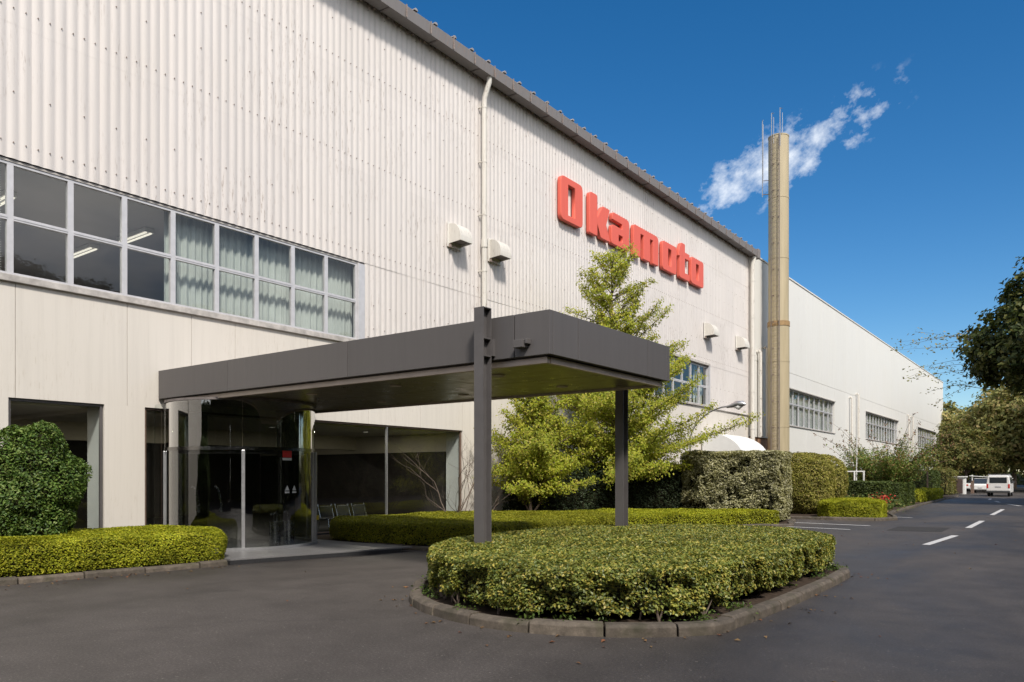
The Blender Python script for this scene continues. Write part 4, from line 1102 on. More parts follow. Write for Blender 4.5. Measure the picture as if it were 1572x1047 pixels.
# ------------------------------------------------------------------ round glass entrance
DX, DY, DR = -14.85, 9.93, 1.55
A0 = math.atan2(-DY, -DX)
A0 = math.atan2(0 - DY, 0 - DX)
en = thing('glass_entrance', 'round glass entrance drum with chrome posts under the canopy', 'entrance', (DX, DY, 0.068))
Z0 = 0.104
obj('base_ring', MB().arc_wall(DX, DY, DR - 0.10, DR + 0.06, A0 - R(140), A0 + R(140), Z0, Z0 + 0.05, 60), M['lamp_metal'], en, smooth=True)
obj('transom_ring', MB().arc_wall(DX, DY, DR - 0.05, DR + 0.015, A0 - R(150), A0 + R(150), 2.13, 2.20, 64), M['dchrome'], en, smooth=True)
obj('top_ring', MB().arc_wall(DX, DY, DR - 0.05, DR + 0.03, A0 - R(150), A0 + R(150), 3.14, 3.188, 64), M['eave'], en, smooth=True)
obj('header_box', MB().arc_wall(DX, DY, DR - 0.16, DR - 0.052, A0 - R(60), A0 + R(60), 2.06, 2.18, 40), M['eave'], en)
angs = [-150, -112, -84, -42, 0, 42, 76, 112, 150]
for a, b in zip(angs[:-1], angs[1:]):
    obj('glass_panel', MB().arc_wall(DX, DY, DR - 0.012, DR, A0 + R(a) + 0.004, A0 + R(b) - 0.004, Z0 + 0.05, 2.13, 14), M['drumglass'], en, smooth=True)
    obj('transom_glass', MB().arc_wall(DX, DY, DR - 0.012, DR, A0 + R(a) + 0.004, A0 + R(b) - 0.004, 2.20, 3.14, 14), M['transomglass'], en, smooth=True)
def post(a, w=0.045, mat='lamp_metal', r=DR + 0.012, zt=2.13):
    px_, py_ = DX + r * math.cos(A0 + R(a)), DY + r * math.sin(A0 + R(a))
    c, s = math.cos(A0 + R(a)), math.sin(A0 + R(a))
    q = [(-w * .7, -w / 1.3), (w * .7, -w / 1.3), (w * .7, w / 1.3), (-w * .7, w / 1.3)]
    return obj('post', MB().prism([(px_ + c * i - s * j, py_ + s * i + c * j) for i, j in q], 2, Z0 + 0.051, zt), M[mat], en, bevel=0.006)
post(0.5); post(77); post(83, 0.05); post(-84); post(-90, 0.05); post(112, 0.05, zt=3.14); post(-112, 0.05, zt=3.14)
p_ = post(69, 0.02)
obj('tape', MB().disc((DX + (DR + 0.012) * math.cos(A0 + R(83)), DY + (DR + 0.012) * math.sin(A0 + R(83))), 0.075, 0.62, 0.72, 14), M['yellow'], en)
# side screens joining the drum to the facade
for yy_ in (8.55, 11.90):
    xd = DX - math.sqrt(max(0, DR ** 2 - min(DR - 0.02, abs(yy_ - DY)) ** 2))
    obj('side_glass', MB().box(X0 - 0.03, DX - 0.05, yy_, yy_ + 0.012, 0.07, 3.14) if abs(yy_ - DY) < DR else MB().box(X0 - 0.03, DX - 0.05, yy_, yy_ + 0.012, 0.07, 3.14), M['glass'], en)
# stickers: flat print on the curved glass
def sticker(name, a, z, w, h, mat, tri=False):
    r = DR + 0.004; m = MB(); n = 4; da = w / r
    for k in range(n + 1):
        f = k / n; aa = A0 + R(a) + (f - 0.5) * da
        top = h if not tri else h * (1 - abs(2 * f - 1))
        m.v += [(DX + r * math.cos(aa), DY + r * math.sin(aa), z), (DX + r * math.cos(aa), DY + r * math.sin(aa), z + top + 0.001)]
    for k in range(n): m.f.append((2 * k, 2 * k + 2, 2 * k + 3, 2 * k + 1))
    obj(name, m, M[mat], en)
sticker('red_sticker', 34.5, 1.99, 0.23, 0.15, 'red'); sticker('caption_sticker', 34.5, 1.93, 0.23, 0.05, 'stick')
for a in (34.5, 41.5):
    sticker('triangle_sticker', a, 1.30, 0.115, 0.11, 'stick', True); sticker('bar_sticker', a, 1.245, 0.115, 0.035, 'stick')
for a in (-14, 6):
    r = DR - 0.45; x, y = DX + r * math.cos(A0 + R(a + 150)), DY + r * math.sin(A0 + R(a + 150))
    r = 0.9
    x, y = DX - 1.1, DY - 0.42 + (a + 14) * 0.028
    obj('pull_handle', MB().tube([(x, y, 0.82), (x + 0.09, y - 0.02, 0.80), (x + 0.11, y - 0.03, 0.95), (x + 0.09, y - 0.10, 1.32), (x, y - 0.12, 1.36)], [0.045, 0.035, 0.03, 0.022, 0.03], 8), M['chrome'], en, smooth=True)
# umbrella stands with umbrellas
def stand(x, y, label, ul):
    t = thing('umbrella_stand', label, 'umbrella stand', (x, y, 0.103), 'chrome umbrella stands')
    obj('canister', MB().arc_wall(x, y, 0.108, 0.12, 0, 2 * math.pi, 0.108, 0.61, 24).disc((x, y), 0.12, 0.1035, 0.1075, 24), M['chrome'], t, smooth=True)
    obj('rim', MB().arc_wall(x, y, 0.105, 0.13, 0, 2 * math.pi, 0.611, 0.63, 24), M['chrome'], t)
    for k, (dx, dy, h, lb) in enumerate(ul):
        u = thing('umbrella', lb, 'umbrella', (x + dx * 0.3, y + dy * 0.3, 0.12), 'umbrellas in the stands')
        h += 0.03; b = (x + dx * 0.3, y + dy * 0.3, 0.12); tp = Vector((x + dx, y + dy, h))
        obj('cloth', MB().tube([b, (x + dx * 0.7, y + dy * 0.7, h * 0.78)], [0.012, 0.03], 8), M['black'], u)
        hk = [tp + Vector((0, 0, -0.10)), tp]
        for q in range(1, 6):
            a = math.pi * q / 5; hk.append(tp + Vector((0, -0.035 + 0.035 * math.cos(a), 0.045 * math.sin(a))) )
        obj('handle', MB().tube([(x + dx * 0.7, y + dy * 0.7, h * 0.78)] + hk[0:], 0.011, 6), M['chrome'], u, smooth=True)
stand(-13.75, 9.98, 'left chrome umbrella stand with two hooked umbrella handles inside the glass entrance',
      [(0.07, -0.08, 0.74, 'umbrella leaning left with hooked handle in the left chrome stand'), (0.0, 0.05, 0.76, 'umbrella with upright hooked handle in the left chrome stand')])
stand(-13.95, 10.48, 'right chrome umbrella stand behind the two triangle stickers', [(0.02, -0.05, 0.78, 'single umbrella with curled handle in the right chrome stand')])

# ------------------------------------------------------------------ hedges and shrubs
IH = inset(isl, 0.22)
hedge('island_hedge', 'broad glossy clipped hedge filling the kerbed island in front of the canopy', 'hedge', IH, 0.10, 0.66, 80000, 80000, 0.043, M['l_island'], rr=0.11, rough=0.022, sm=1, bare=0.06, stems=40, holes=0.42, jit=0.5, aspect=0.6)
hedge('roadside_hedge', 'long dark hedge behind the camera, mirrored in the curved glass', 'hedge', [(-26, -25.5), (12, -25.5), (12, -24.2), (-26, -24.2)], 0, 6.0, 3000, 24000, 0.36, M['l_hedge'], rr=0.4, rough=0.25, sm=0)
hedge('azalea_hedge', 'low yellow green azalea hedge at the left kerb below the round shrub', 'hedge',
      [(-13.25, 0.8), (-12.95, 3.0), (-12.85, 4.5), (-12.62, 6.0), (-12.46, 7.2), (-12.38, 7.9), (-12.8, 8.25), (-13.8, 8.2), (-14.9, 7.8), (-15.4, 5.5), (-15.6, 0.5)], 0.06, 0.64, 85000, 60000, 0.034, M['l_azalea'], rr=0.22, rough=0.04, bare=0.03)
hedge('azalea_hedge', 'low azalea hedge between the glass entrance and the bare shrub', 'hedge',
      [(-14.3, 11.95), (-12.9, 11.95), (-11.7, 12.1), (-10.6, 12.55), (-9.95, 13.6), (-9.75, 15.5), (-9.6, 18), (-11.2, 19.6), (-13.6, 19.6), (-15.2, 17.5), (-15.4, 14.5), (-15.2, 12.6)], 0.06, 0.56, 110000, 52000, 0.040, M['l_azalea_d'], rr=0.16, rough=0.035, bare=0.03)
hedge('azalea_hedge', 'narrow low azalea hedge at the foot of the grey green hedge', 'hedge',
      [(-9.7, 18.6), (-9.3, 20.6), (-8.45, 23.6), (-7.6, 24.8), (-8.2, 25.05), (-9.8, 24.2), (-12.2, 22.6), (-13.4, 20.2), (-12.0, 19.0)], 0.06, 0.52, 40000, 16000, 0.046, M['l_azalea'], rr=0.16, rough=0.035)
shrub('round_shrub', 'large rounded dark green shrub at the left edge before the window', 'shrub', (-14.35, 5.42, 0.06), (0.74, 0.80, 1.20), 26000, 0.060, M['l_round'], ex=2.15, lumpy=0.20, cut=-0.95)
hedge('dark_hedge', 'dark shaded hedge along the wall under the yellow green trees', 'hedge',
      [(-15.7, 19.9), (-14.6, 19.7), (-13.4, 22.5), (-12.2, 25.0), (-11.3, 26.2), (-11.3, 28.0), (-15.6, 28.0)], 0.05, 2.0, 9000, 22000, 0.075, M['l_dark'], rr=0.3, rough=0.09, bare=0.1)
hedge('grey_hedge', 'tall squared grey green hedge block right of the trees', 'hedge',
      [(-11.6, 25.35), (-8.05, 25.2), (-7.95, 25.35), (-8.0, 27.1), (-8.2, 27.25), (-11.6, 27.2)], 0.05, 2.47, 12000, 52000, 0.075, M['l_grey'], rr=0.18, rough=0.07, sm=1, bare=0.08, jit=0.5, holes=0.15)
shrub('topiary', 'rounded olive green topiary right of the grey green hedge', 'shrub', (-9.15, 32.5, 0.06), (1.12, 1.12, 1.28), 30000, 0.07, M['l_topiary'], ex=2.5, lumpy=0.05, cut=-0.92)
shrub('topiary', 'second olive topiary half hidden behind the rounded one', 'shrub', (-9.35, 35.3, 0.06), (1.15, 1.15, 1.28), 16000, 0.08, M['l_topiary'], ex=2.5, lumpy=0.05, cut=-0.92)
hedge('azalea_hedge', 'low bright yellow green hedge on the kerbed road corner', 'hedge',
      [(-8.2, 29.45), (-6.2, 29.55), (-5.75, 30.2), (-5.95, 32.0), (-6.6, 33.6), (-8.0, 33.4)], 0.06, 0.70, 32000, 30000, 0.048, M['l_azalea'], rr=0.18, rough=0.04)
hedge('clipped_hedge', 'long dark clipped hedge behind the red flowers', 'hedge',
      [(-10.8, 38.0), (-7.2, 37.6), (-7.0, 37.9), (-7.05, 39.2), (-7.3, 39.5), (-10.8, 39.6)], 0.05, 1.36, 7000, 15000, 0.085, M['l_hedge'], rr=0.12, rough=0.04, sm=1)
hedge('clipped_hedge', 'second dark clipped hedge at the roadside past the red flowers', 'hedge',
      [(-9.6, 41.5), (-7.25, 41.5), (-7.1, 43), (-7.25, 47.0), (-8.2, 47.2), (-9.6, 44)], 0.05, 1.28, 7000, 13000, 0.085, M['l_hedge'], rr=0.12, rough=0.05, sm=1)
hedge('azalea_hedge', 'farthest low yellow hedge beside the road kerb', 'hedge',
      [(-9.0, 50), (-7.45, 50), (-7.55, 56), (-7.8, 63), (-9.4, 63), (-9.6, 54)], 0.05, 0.75, 9000, 9000, 0.09, M['l_azalea'], rr=0.25, rough=0.07)
hedge('clipped_hedge', 'green hedge against the annex wall behind the white frame', 'hedge',
      [(-14.5, 46), (-12.2, 45.5), (-11.2, 48), (-11.6, 56), (-14.5, 57)], 0.05, 2.1, 7000, 9000, 0.11, M['l_myrtle'], rr=0.4, rough=0.14)
hedge('clipped_hedge', 'tall dark hedge at the far end of the annex by the brown post', 'hedge',
      [(-11.6, 62), (-9.3, 61.5), (-8.9, 66), (-9.2, 72), (-12, 72)], 0.05, 2.0, 6000, 8000, 0.12, M['l_hedge'], rr=0.3, rough=0.12)
hedge('clipped_hedge', 'leafy green hedge beside the pale guard booth', 'hedge',
      [(-10.4, 73), (-9.0, 72.6), (-8.7, 76), (-9.4, 82), (-11, 82)], 0.05, 2.2, 5000, 8000, 0.13, M['l_farg'], rr=0.4, rough=0.2)
fl = thing('red_flowers', 'cluster of bright red flowers in front of the dark clipped hedge', 'flowers', (-7.6, 36.4, 0.06))
P = rng.normal(0, 1, (90, 3)) * [0.20, 0.20, 0.12] + [-7.0, 36.4, 0.60]
leaves('petals', P, np.tile([0.3, -0.3, 1], (90, 1)), 0.10, M['l_flower'], fl, 0.8)
P = rng.normal(0, 1, (2600, 3)) * [0.75, 0.35, 0.16] + [-7.9, 36.5, 0.36]
leaves('foliage', P, np.tile([0.3, -0.3, 1], (len(P), 1)), 0.09, M['l_myrtle'], fl, 0.6)

# ------------------------------------------------------------------ trees
def spray_tree(name, label, base, H, h0, prof, nbr, seed, mat, leaf, per, trunk_r, group=None, tilt=0.22, extra=()):
    """small garden tree of flat leafy sprays on a leader"""
    r = np.random.default_rng(seed)
    t = thing(name, label, 'tree', base, group)
    b = Vector(base); tr = MB()
    lead = [b + Vector((0, 0, -0.05))]
    ns = 10
    for k in range(1, ns + 1):
        lead.append(b + Vector((r.normal(0, 0.03) * k ** 0.5, r.normal(0, 0.03) * k ** 0.5, H * 0.98 * k / ns)))
    tr.tube(lead, [trunk_r * (1 - 0.93 * k / ns) + 0.006 for k in range(ns + 1)], 9)
    LP = []; LN = []
    def at(z):
        f = min(max((z - 0) / (H * 0.98), 0), 0.999) * ns; i = int(f); return lead[i].lerp(lead[i + 1], f - i)
    jobs = []
    for i in range(nbr):
        f = (i + r.uniform(0, 1)) / nbr
        z = h0 + (H * 0.97 - h0) * f ** 1.45
        jobs.append((z, i * 2.399 + r.normal(0, 0.3), prof(z) * r.choice([0.6, 0.85, 1.0, 1.15]) * r.uniform(0.85, 1.1), tilt + 0.75 * f ** 1.2 + r.normal(0, 0.22)))
    jobs += list(extra)
    for (z, az, L, tl) in jobs:
        p = at(z); pts = [p]; d = Vector((math.cos(az), math.sin(az), tl)).normalized()
        nseg = 6
        for s in range(nseg):
            d = (d + Vector((r.normal(0, 0.10), r.normal(0, 0.10), 0.02 + r.normal(0, 0.05)))).normalized()
            p = p + d * L / nseg; pts.append(p)
        rb0 = min(0.035, 0.009 + 0.010 * L)
        tr.tube(pts, [rb0 * (1 - 0.85 * s / nseg) + 0.003 for s in range(nseg + 1)], 5, False)
        ntw = max(4, int(L * 6.5))
        for q in range(ntw):
            s = 0.18 + 0.82 * (q + r.uniform(0, 1)) / ntw
            fi = s * nseg; i = min(int(fi), nseg - 1); o = pts[i].lerp(pts[i + 1], fi - i)
            dd = (pts[i + 1] - pts[i]).normalized(); side = dd.cross(Vector((0, 0, 1))).normalized() * (1 if q % 2 else -1)
            tw = (dd * r.uniform(0.4, 1.0) + side * r.uniform(0.3, 1.0) + Vector((0, 0, r.normal(0.06, 0.25)))).normalized()
            tl2 = (0.16 + 0.40 * L * (1.08 - s) * 0.6) * r.uniform(0.6, 1.3)
            e = o + tw * tl2
            tr.tube([o, e], [0.005, 0.002], 3, False)
            nl = max(3, int(per * (0.35 + tl2)))
            u = r.uniform(0.05, 1.08, nl)[:, None]
            LP.append(np.array(o)[None] * (1 - u) + np.array(e)[None] * u + r.normal(0, 0.075, (nl, 3)) * [1, 1, 0.9])
            LN.append(np.tile([math.cos(az) * 0.55 + 0.25, math.sin(az) * 0.55 - 0.25, 0.55], (nl, 1)))
    obj('trunk', tr, M['bark'], t, smooth=True)
    leaves('crown', np.vstack(LP), np.vstack(LN), leaf, mat, t, 0.62, 0.45)
    return t
PZ = [1.0, 1.8, 2.6, 4.6, 6.5, 8.1, 9.0, 9.6]; PR = [2.8, 3.3, 3.3, 2.7, 1.9, 1.3, 0.75, 0.2]
def prof_main(z): return float(np.interp(z, PZ, PR))
spray_tree('garden_tree', 'tall yellow green tree rising behind the canopy, its tip over the red letters', (-13.35, 23.9, 0.05), 9.5, 1.25, prof_main, 170, 5, M['l_tree'], 0.082, 46, 0.13, tilt=0.22,
           extra=[(2.2, 0.42, 5.0, 0.06), (1.9, 0.62, 3.4, 0.05), (4.9, 0.25, 2.7, 0.35), (5.4, 0.5, 2.5, 0.3), (2.0, 0.0, 3.6, 0.10), (1.6, -0.4, 3.4, 0.1), (1.6, 0.6, 3.6, 0.12)])
spray_tree('garden_tree', 'short bushy yellow green tree left of the tall one against the cream wall', (-14.1, 19.9, 0.05), 4.1, 1.0, lambda z: 1.0 + 0.75 * min(1, max(0, (3.6 - z) / 1.6)), 100, 9, M['l_tree'], 0.082, 48, 0.055,
           extra=[(0.3, 0.5, 2.2, 1.6), (0.25, 2.5, 2.4, 1.5), (0.3, 4.2, 2.0, 1.7)])
def bare_shrub(label, base, H, n, seed, spread):
    r = np.random.default_rng(seed)
    t = thing('bare_shrub', label, 'shrub', base, 'bare shrubs by the lobby glass')
    m = MB(); tw = MB()
    def grow(mb, p, d, L, rad, depth):
        pts = [p]; ns = 5
        for s in range(ns):
            d = (d + Vector((r.normal(0, 0.13), r.normal(0, 0.13), r.normal(0.03, 0.08)))).normalized(); p = p + d * L / ns; pts.append(p)
        mb.tube(pts, [rad * (1 - 0.6 * s / ns) for s in range(ns + 1)], 5, False)
        if depth:
            for q in range(3 if depth > 1 else 4):
                i = r.integers(1, ns + 1); a = r.uniform(0, 6.28)
                nd = (d + Vector((math.cos(a), math.sin(a), 0.15)) * r.uniform(0.45, 0.9)).normalized()
                grow(tw, pts[i], nd, L * r.uniform(0.45, 0.75), rad * 0.45, depth - 1)
    for k in range(n):
        a = 6.28 * k / n + r.uniform(-0.4, 0.4)
        grow(m, Vector(base) + Vector((r.normal(0, 0.03), r.normal(0, 0.03), -0.05)), Vector((math.cos(a) * spread, math.sin(a) * spread, 1)).normalized(), H * r.uniform(0.5, 0.65), 0.022, 3)
    obj('stems', m, M['barkpale'], t, smooth=True); obj('twigs', tw, M['barkpale'], t, kind='stuff')
bare_shrub('bare many stemmed shrub in front of the lobby glass', (-14.5, 16.75, 0.05), 3.0, 5, 3, 0.55)
bare_shrub('thin bare shrub beside the short bushy tree', (-14.9, 18.7, 0.05), 2.9, 5, 8, 0.35)

def crown_tree(name, label, base, lobes, nl, leaf, mat, trunk_r, th, seed, group=None, clump=0.45, per=40, skirt=None):
    """broadleaf tree: lobes of leaf clumps round forking limbs"""
    r = np.random.default_rng(seed)
    t = thing(name, label, 'tree', base, group)
    b = Vector(base); tr = MB(); fork = b + Vector((0, 0, th))
    tr.tube([b + Vector((0, 0, -0.1)), b + Vector((0.05, 0.03, th * 0.5)), fork], [trunk_r * 1.25, trunk_r * 0.95, trunk_r * 0.8], 10)
    P = []; Nn = []
    vol = np.array([a[3] * a[4] * a[5] for a in lobes]) ** 0.67; vol = vol / vol.sum()
    for (dx, dy, dz, rx, ry, rz), w in zip(lobes, vol):
        c = b + Vector((dx, dy, dz))
        tr.tube([fork, fork.lerp(c, 0.5) + Vector((0, 0, 0.3)), c], [trunk_r * 0.5, trunk_r * 0.28, 0.03], 6)
        nc = max(6, int(nl * w / per))
        d = r.normal(0, 1, (nc, 3)); d /= np.linalg.norm(d, axis=1, keepdims=True)
        cc = d * [rx, ry, rz] * (r.uniform(0.45, 1, nc) ** 0.45)[:, None] * (1 + 0.06 * r.normal(0, 1, nc))[:, None]
        for k in range(nc):
            if k % 6 == 0: tr.tube([c, c + Vector(cc[k])], [0.03, 0.01], 4, False)
        q = np.repeat(cc, per, 0) + r.normal(0, clump * 0.55, (nc * per, 3)) * [1, 1, 0.62]
        P.append(q + np.array(c)); Nn.append(np.repeat(d, per, 0) * 0.7 + [0, 0, 0.6])
    obj('trunk', tr, M['bark'], t, smooth=True)
    leaves('crown', np.vstack(P), np.vstack(Nn), leaf, mat, t, 0.6, 0.5)
    return t
# big evergreen leaning into the picture from across the road
bigl = [(0, 0, 8.6, 4.8, 5.0, 3.6), (-3.9, -0.4, 7.0, 3.2, 3.3, 2.2), (-2.4, 0.5, 9.0, 3.2, 3.2, 2.6), (0.4, 0.3, 10.6, 3.7, 3.6, 2.6), (3.0, -1.0, 8.4, 3.5, 3.6, 3.0), (-0.6, -2.2, 7.0, 3.6, 2.8, 2.0), (-0.6, 2.8, 7.6, 3.4, 3.0, 2.4)]
big = crown_tree('roadside_tree', 'big dark evergreen hanging over the road at the right edge', (3.6, 52, 0), [tuple(v * 1.27 for v in q) for q in bigl], 150000, 0.33, M['l_big'], 0.40, 4.4, 21, 'dark trees across the road', clump=0.50)
for k, (x, y, rz, s, lb) in enumerate(((15.5, -16, 1.0, 1.0, ''), (14.5, -5, 2.2, 0.95, ''), (16, 6, 3.6, 1.05, ''), (15, 17, 5.0, 1.0, ''), (15.5, 28, 0.4, 0.95, ''), (17, 62, 1.7, 1.0, ''),
        (23, -10, 0.3, 1.1, ''), (23, 2, 4.4, 1.1, ''), (24, 13, 2.9, 1.1, ''), (23, 24, 1.3, 1.1, ''), (24, 36, 5.6, 1.1, ''), (6, -20, 2.0, 1.0, ''), (-5, -23, 3.0, 1.0, ''), (24, 48, 0.9, 1.1, ''))):
    copy_tree(big, (x, y, 0), rz, 'dark evergreen across the road, mirrored in the entrance glass', (s * 0.8, s * 0.8, s * 0.8))
hedge('roadside_hedge', 'long dark hedge across the road, mirrored in the entrance glass', 'hedge', [(12, -24), (13.5, -24), (13.5, 62), (12, 62)], 0, 5.6, 6000, 40000, 0.34, M['l_hedge'], rr=0.4, rough=0.2, sm=0)
# sparse twigs reaching left of the big tree
tw = thing('overhanging_branch', 'thin branch with sparse leaves reaching left in front of the annex end', 'branch', (-2.3, 52, 7))
m = MB(); LP = []; r_ = np.random.default_rng(4)
for k in range(12):
    z0_ = 6.2 + k * 0.33; p = Vector((-4.0, 51.5 + r_.normal(0, 0.4), z0_ + 0.3)); d = Vector((-1, r_.normal(0, 0.25), r_.normal(-0.05, 0.18))).normalized(); pts = [p]
    L = r_.uniform(3.0, 5.3)
    for s in range(6): d = (d + Vector((0, r_.normal(0, 0.1), r_.normal(-0.02, 0.07)))).normalized(); p = p + d * L / 6; pts.append(p)
    m.tube(pts, [0.016 - 0.002 * s for s in range(7)], 4, False)
    for s in range(2, 7):
        for q in range(7): LP.append(np.array(pts[s]) + r_.normal(0, 0.17, 3) * [1.2, 1, 0.7])
obj('twigs', m, M['bark'], tw, kind='stuff'); leaves('foliage', np.array(LP), np.tile([0, 0, 1.0], (len(LP), 1)), 0.19, M['l_far'], tw, 0.5)

# crape myrtle with arching spent flower stems
def myrtle(label, base, H, seed):
    r = np.random.default_rng(seed)
    t = thing('arching_shrub', label, 'shrub', base)
    m = MB(); LP = []; LN = []; TP = []
    for k in range(46):
        a = r.uniform(0, 6.28); sp = r.uniform(0.1, 1.0) ** 0.7; L = H * r.uniform(0.8, 1.25)
        d = Vector((math.cos(a) * sp * 0.75, math.sin(a) * sp * 0.75, 1)).normalized(); p = Vector(base) + Vector((r.normal(0, 0.12), r.normal(0, 0.12), 0)); pts = [p]
        for s in range(9):
            d = (d + Vector((math.cos(a) * 0.07 * sp, math.sin(a) * 0.07 * sp, -0.055 * sp * (s > 2) - 0.06 * (s > 6))) + Vector(r.normal(0, 0.04, 3))).normalized(); p = p + d * L / 9; pts.append(p)
        m.tube(pts, [0.028 * (1 - s / 10.5) for s in range(10)], 5, False)
        for s in range(1, 7):
            nl = 120 if s < 6 else 30
            u = r.uniform(0, 1, nl)[:, None]
            LP.append(np.array(pts[s]) * (1 - u) + np.array(pts[s + 1]) * u + r.normal(0, 0.15, (nl, 3)))
        TP.append(np.repeat(np.array([pts[8], pts[9]]), 9, 0) + r.normal(0, 0.05, (18, 3)))
    obj('stems', m, M['bark'], t, smooth=True)
    P = np.vstack(LP); leaves('foliage', P, np.tile([0, 0, 1.0], (len(P), 1)), 0.12, M['l_myrtle'], t, 0.5, 0.9)
    P = np.vstack(TP); leaves('seed_heads', P, np.tile([0, 0, 1.0], (len(P), 1)), 0.09, M['l_fallen'], t, 0.6, 0.9)
myrtle('arching shrub with reddish stem tips before the annex windows', (-8.35, 44.6, 0.05), 4.6, 12)

# far trees at the end of the road
flob = [(0, 0, 7.0, 4.6, 4.6, 3.4), (-3.0, 1, 5.2, 3.2, 3.2, 2.4), (3.2, -1, 5.4, 3.4, 3.2, 2.6), (0.5, -2, 9.2, 3.0, 3.0, 2.2), (0, -2.6, 4.2, 3.6, 2.6, 2.2)]
far_a = crown_tree('far_tree', 'brownish olive tree standing just past the end of the annex', (-6.9, 101, 0), flob, 11000, 0.46, M['l_far'], 0.28, 3.0, 31, 'trees at the end of the road', clump=0.9)
far_b = crown_tree('far_tree', 'fresh green tree behind the parked white cars', (-7.0, 118, 0), flob, 11000, 0.46, M['l_farg'], 0.28, 3.0, 33, 'trees at the end of the road', clump=0.9)
far_c = crown_tree('far_tree', 'dark tree forming the shade behind the white van', (1.5, 128, 0), flob, 11000, 0.5, M['l_big'], 0.28, 3.0, 35, 'trees at the end of the road', clump=0.9)
more = [(far_a, -3.5, 104, 1.2, 1.3, 'broad olive brown tree arching above the white van'), (far_a, 1.5, 92, 2.5, 1.3, 'olive brown tree at the right edge above the lamp post'), (far_c, -5.5, 140, 0.8, 1.25, 'dark tree between the parked cars and the van'),
        (far_c, -13.5, 142, 2.0, 1.2, 'dark tree behind the guard booth'), (far_c, 8, 140, 3.0, 1.3, 'dark tree at the far right behind the parked cars'), (far_b, -9.6, 92, 4.0, 0.62, 'small green tree at the annex corner behind the brown frame'),
        (far_a, -17, 128, 5.0, 1.2, 'olive brown tree behind the annex corner'), (far_c, 1, 158, 1.0, 1.5, 'tall dark tree closing the view at the road end')]
for (src, x, y, rz, s, lb) in more: copy_tree(src, (x, y, 0), rz, lb, (s, s, s))
gr = bpy.data.objects.new
P = rng.uniform([-60, 165, 0], [70, 185, 9], (9000, 3)); P[:, 2] *= 0.6 + 0.4 * np.sin(P[:, 0] * 0.2)
o = leaves('distant_woodland', P, np.tile([0, -0.6, 0.6], (len(P), 1)), 1.1, M['l_big'], None, 0.7)
tag(o, 'dark mass of woodland closing the end of the road', 'woodland', None, 'stuff')

# ------------------------------------------------------------------ street furniture
lp = thing('street_lamp', 'grey street lamp with curved arm behind the grey green hedge', 'street lamp', (-13.2, 30.2, 0.05))
obj('pole', MB().tube([(-13.2, 30.2, 0.0), (-13.2, 30.2, 3.2)], [0.06, 0.045], 10), M['lamp_metal'], lp, smooth=True)
pts = [(-13.2, 30.2, 3.2)]
for k in range(1, 9):
    a = k / 8; pts.append((-13.2 + 1.75 * a ** 1.5 , 30.2 - 0.1 * a, 3.2 + 1.25 * math.sin(a * math.pi / 2)))
obj('arm', MB().tube(pts, 0.034, 8), M['lamp_metal'], lp, smooth=True)
e0 = Vector(pts[-1])
hd = obj('lamp_head', MB().tube([e0 + Vector((-0.12, 0, -0.03)), e0 + Vector((0.05, 0, 0)), e0 + Vector((0.30, -0.02, 0.06)), e0 + Vector((0.55, -0.03, 0.06)), e0 + Vector((0.68, -0.03, 0.03))], [0.05, 0.075, 0.13, 0.12, 0.03], 12), M['lamp_metal'], lp, smooth=True)
obj('lens', MB().tube([e0 + Vector((0.20, -0.02, -0.03)), e0 + Vector((0.38, -0.02, -0.06)), e0 + Vector((0.54, -0.03, -0.03))], [0.05, 0.12, 0.04], 12), M['wpaint'], hd, smooth=True)
fpole = thing('lamp_post', 'distant white post at the right edge beyond the van', 'post', (-2.1, 92, 0))
obj('pole', MB().tube([(-2.1, 92, 0), (-2.1, 92, 3.6)], 0.11, 8), M['wpaint'], fpole, smooth=True)
obj('base', MB().tube([(-2.1, 92, 0), (-2.1, 92, 0.35)], 0.18, 8), M['wpaint'], fpole)
ts = thing('tree_support', 'small white post frame above the dark clipped hedge', 'frame', (-9.4, 42.4, 0.05))
for x in (-9.85, -9.45, -9.0): obj('post', MB().tube([(x, 42.4, 0.05), (x, 42.4, 1.86)], 0.045, 6), M['wpaint'], ts)
obj('rail', MB().tube([(-9.9, 42.4, 1.84), (-8.95, 42.4, 1.84)], 0.04, 6), M['wpaint'], ts)
obj('stake', MB().tube([(-9.4, 42.55, 0.05), (-9.36, 42.55, 3.6)], 0.03, 6), M['wpaint'], ts)
gf = thing('gate_frame', 'thin brown steel frame near the annex end', 'frame', (-9.2, 60, 0))
for x, y in ((-8.6, 60), (-11.6, 60)): obj('post', MB().tube([(x, y, 0), (x, y, 2.55)], 0.055, 6), M['brown'], gf)
for z in (2.5, 2.0): obj('rail', MB().tube([(-11.6, 60, z), (-8.6, 60, z)], 0.04, 6), M['brown'], gf)
gb = thing('guard_booth', 'small pale booth with dark door left of the parked cars', 'booth', (-8.6, 78, 0))
obj('cabinet', MB().box(-9.2, -8.2, 77.5, 78.6, 0.0, 1.50), M['wpaint'], gb, bevel=0.02)
obj('roof', MB().box(-9.25, -8.1, 77.4, 78.7, 1.503, 1.60), M['wpaint'], gb)
obj('door', MB().box(-9.05, -8.36, 77.46, 77.497, 0.08, 1.36), M['boothdark'], gb)
ba = thing('barrier_arm', 'pale barrier arm over the parked cars', 'barrier', (-8.1, 82, 0))
obj('post', MB().box(-8.2, -7.95, 81.9, 82.15, 0, 1.25), M['brown'], ba); obj('arm', MB().tube([(-8.1, 81.85, 1.72), (-8.08, 81.85, 1.2)], 0.05, 6).tube([(-8.3, 81.8, 1.62), (-4.9, 81.6, 1.38)], 0.04, 6), M['wpaint'], ba)

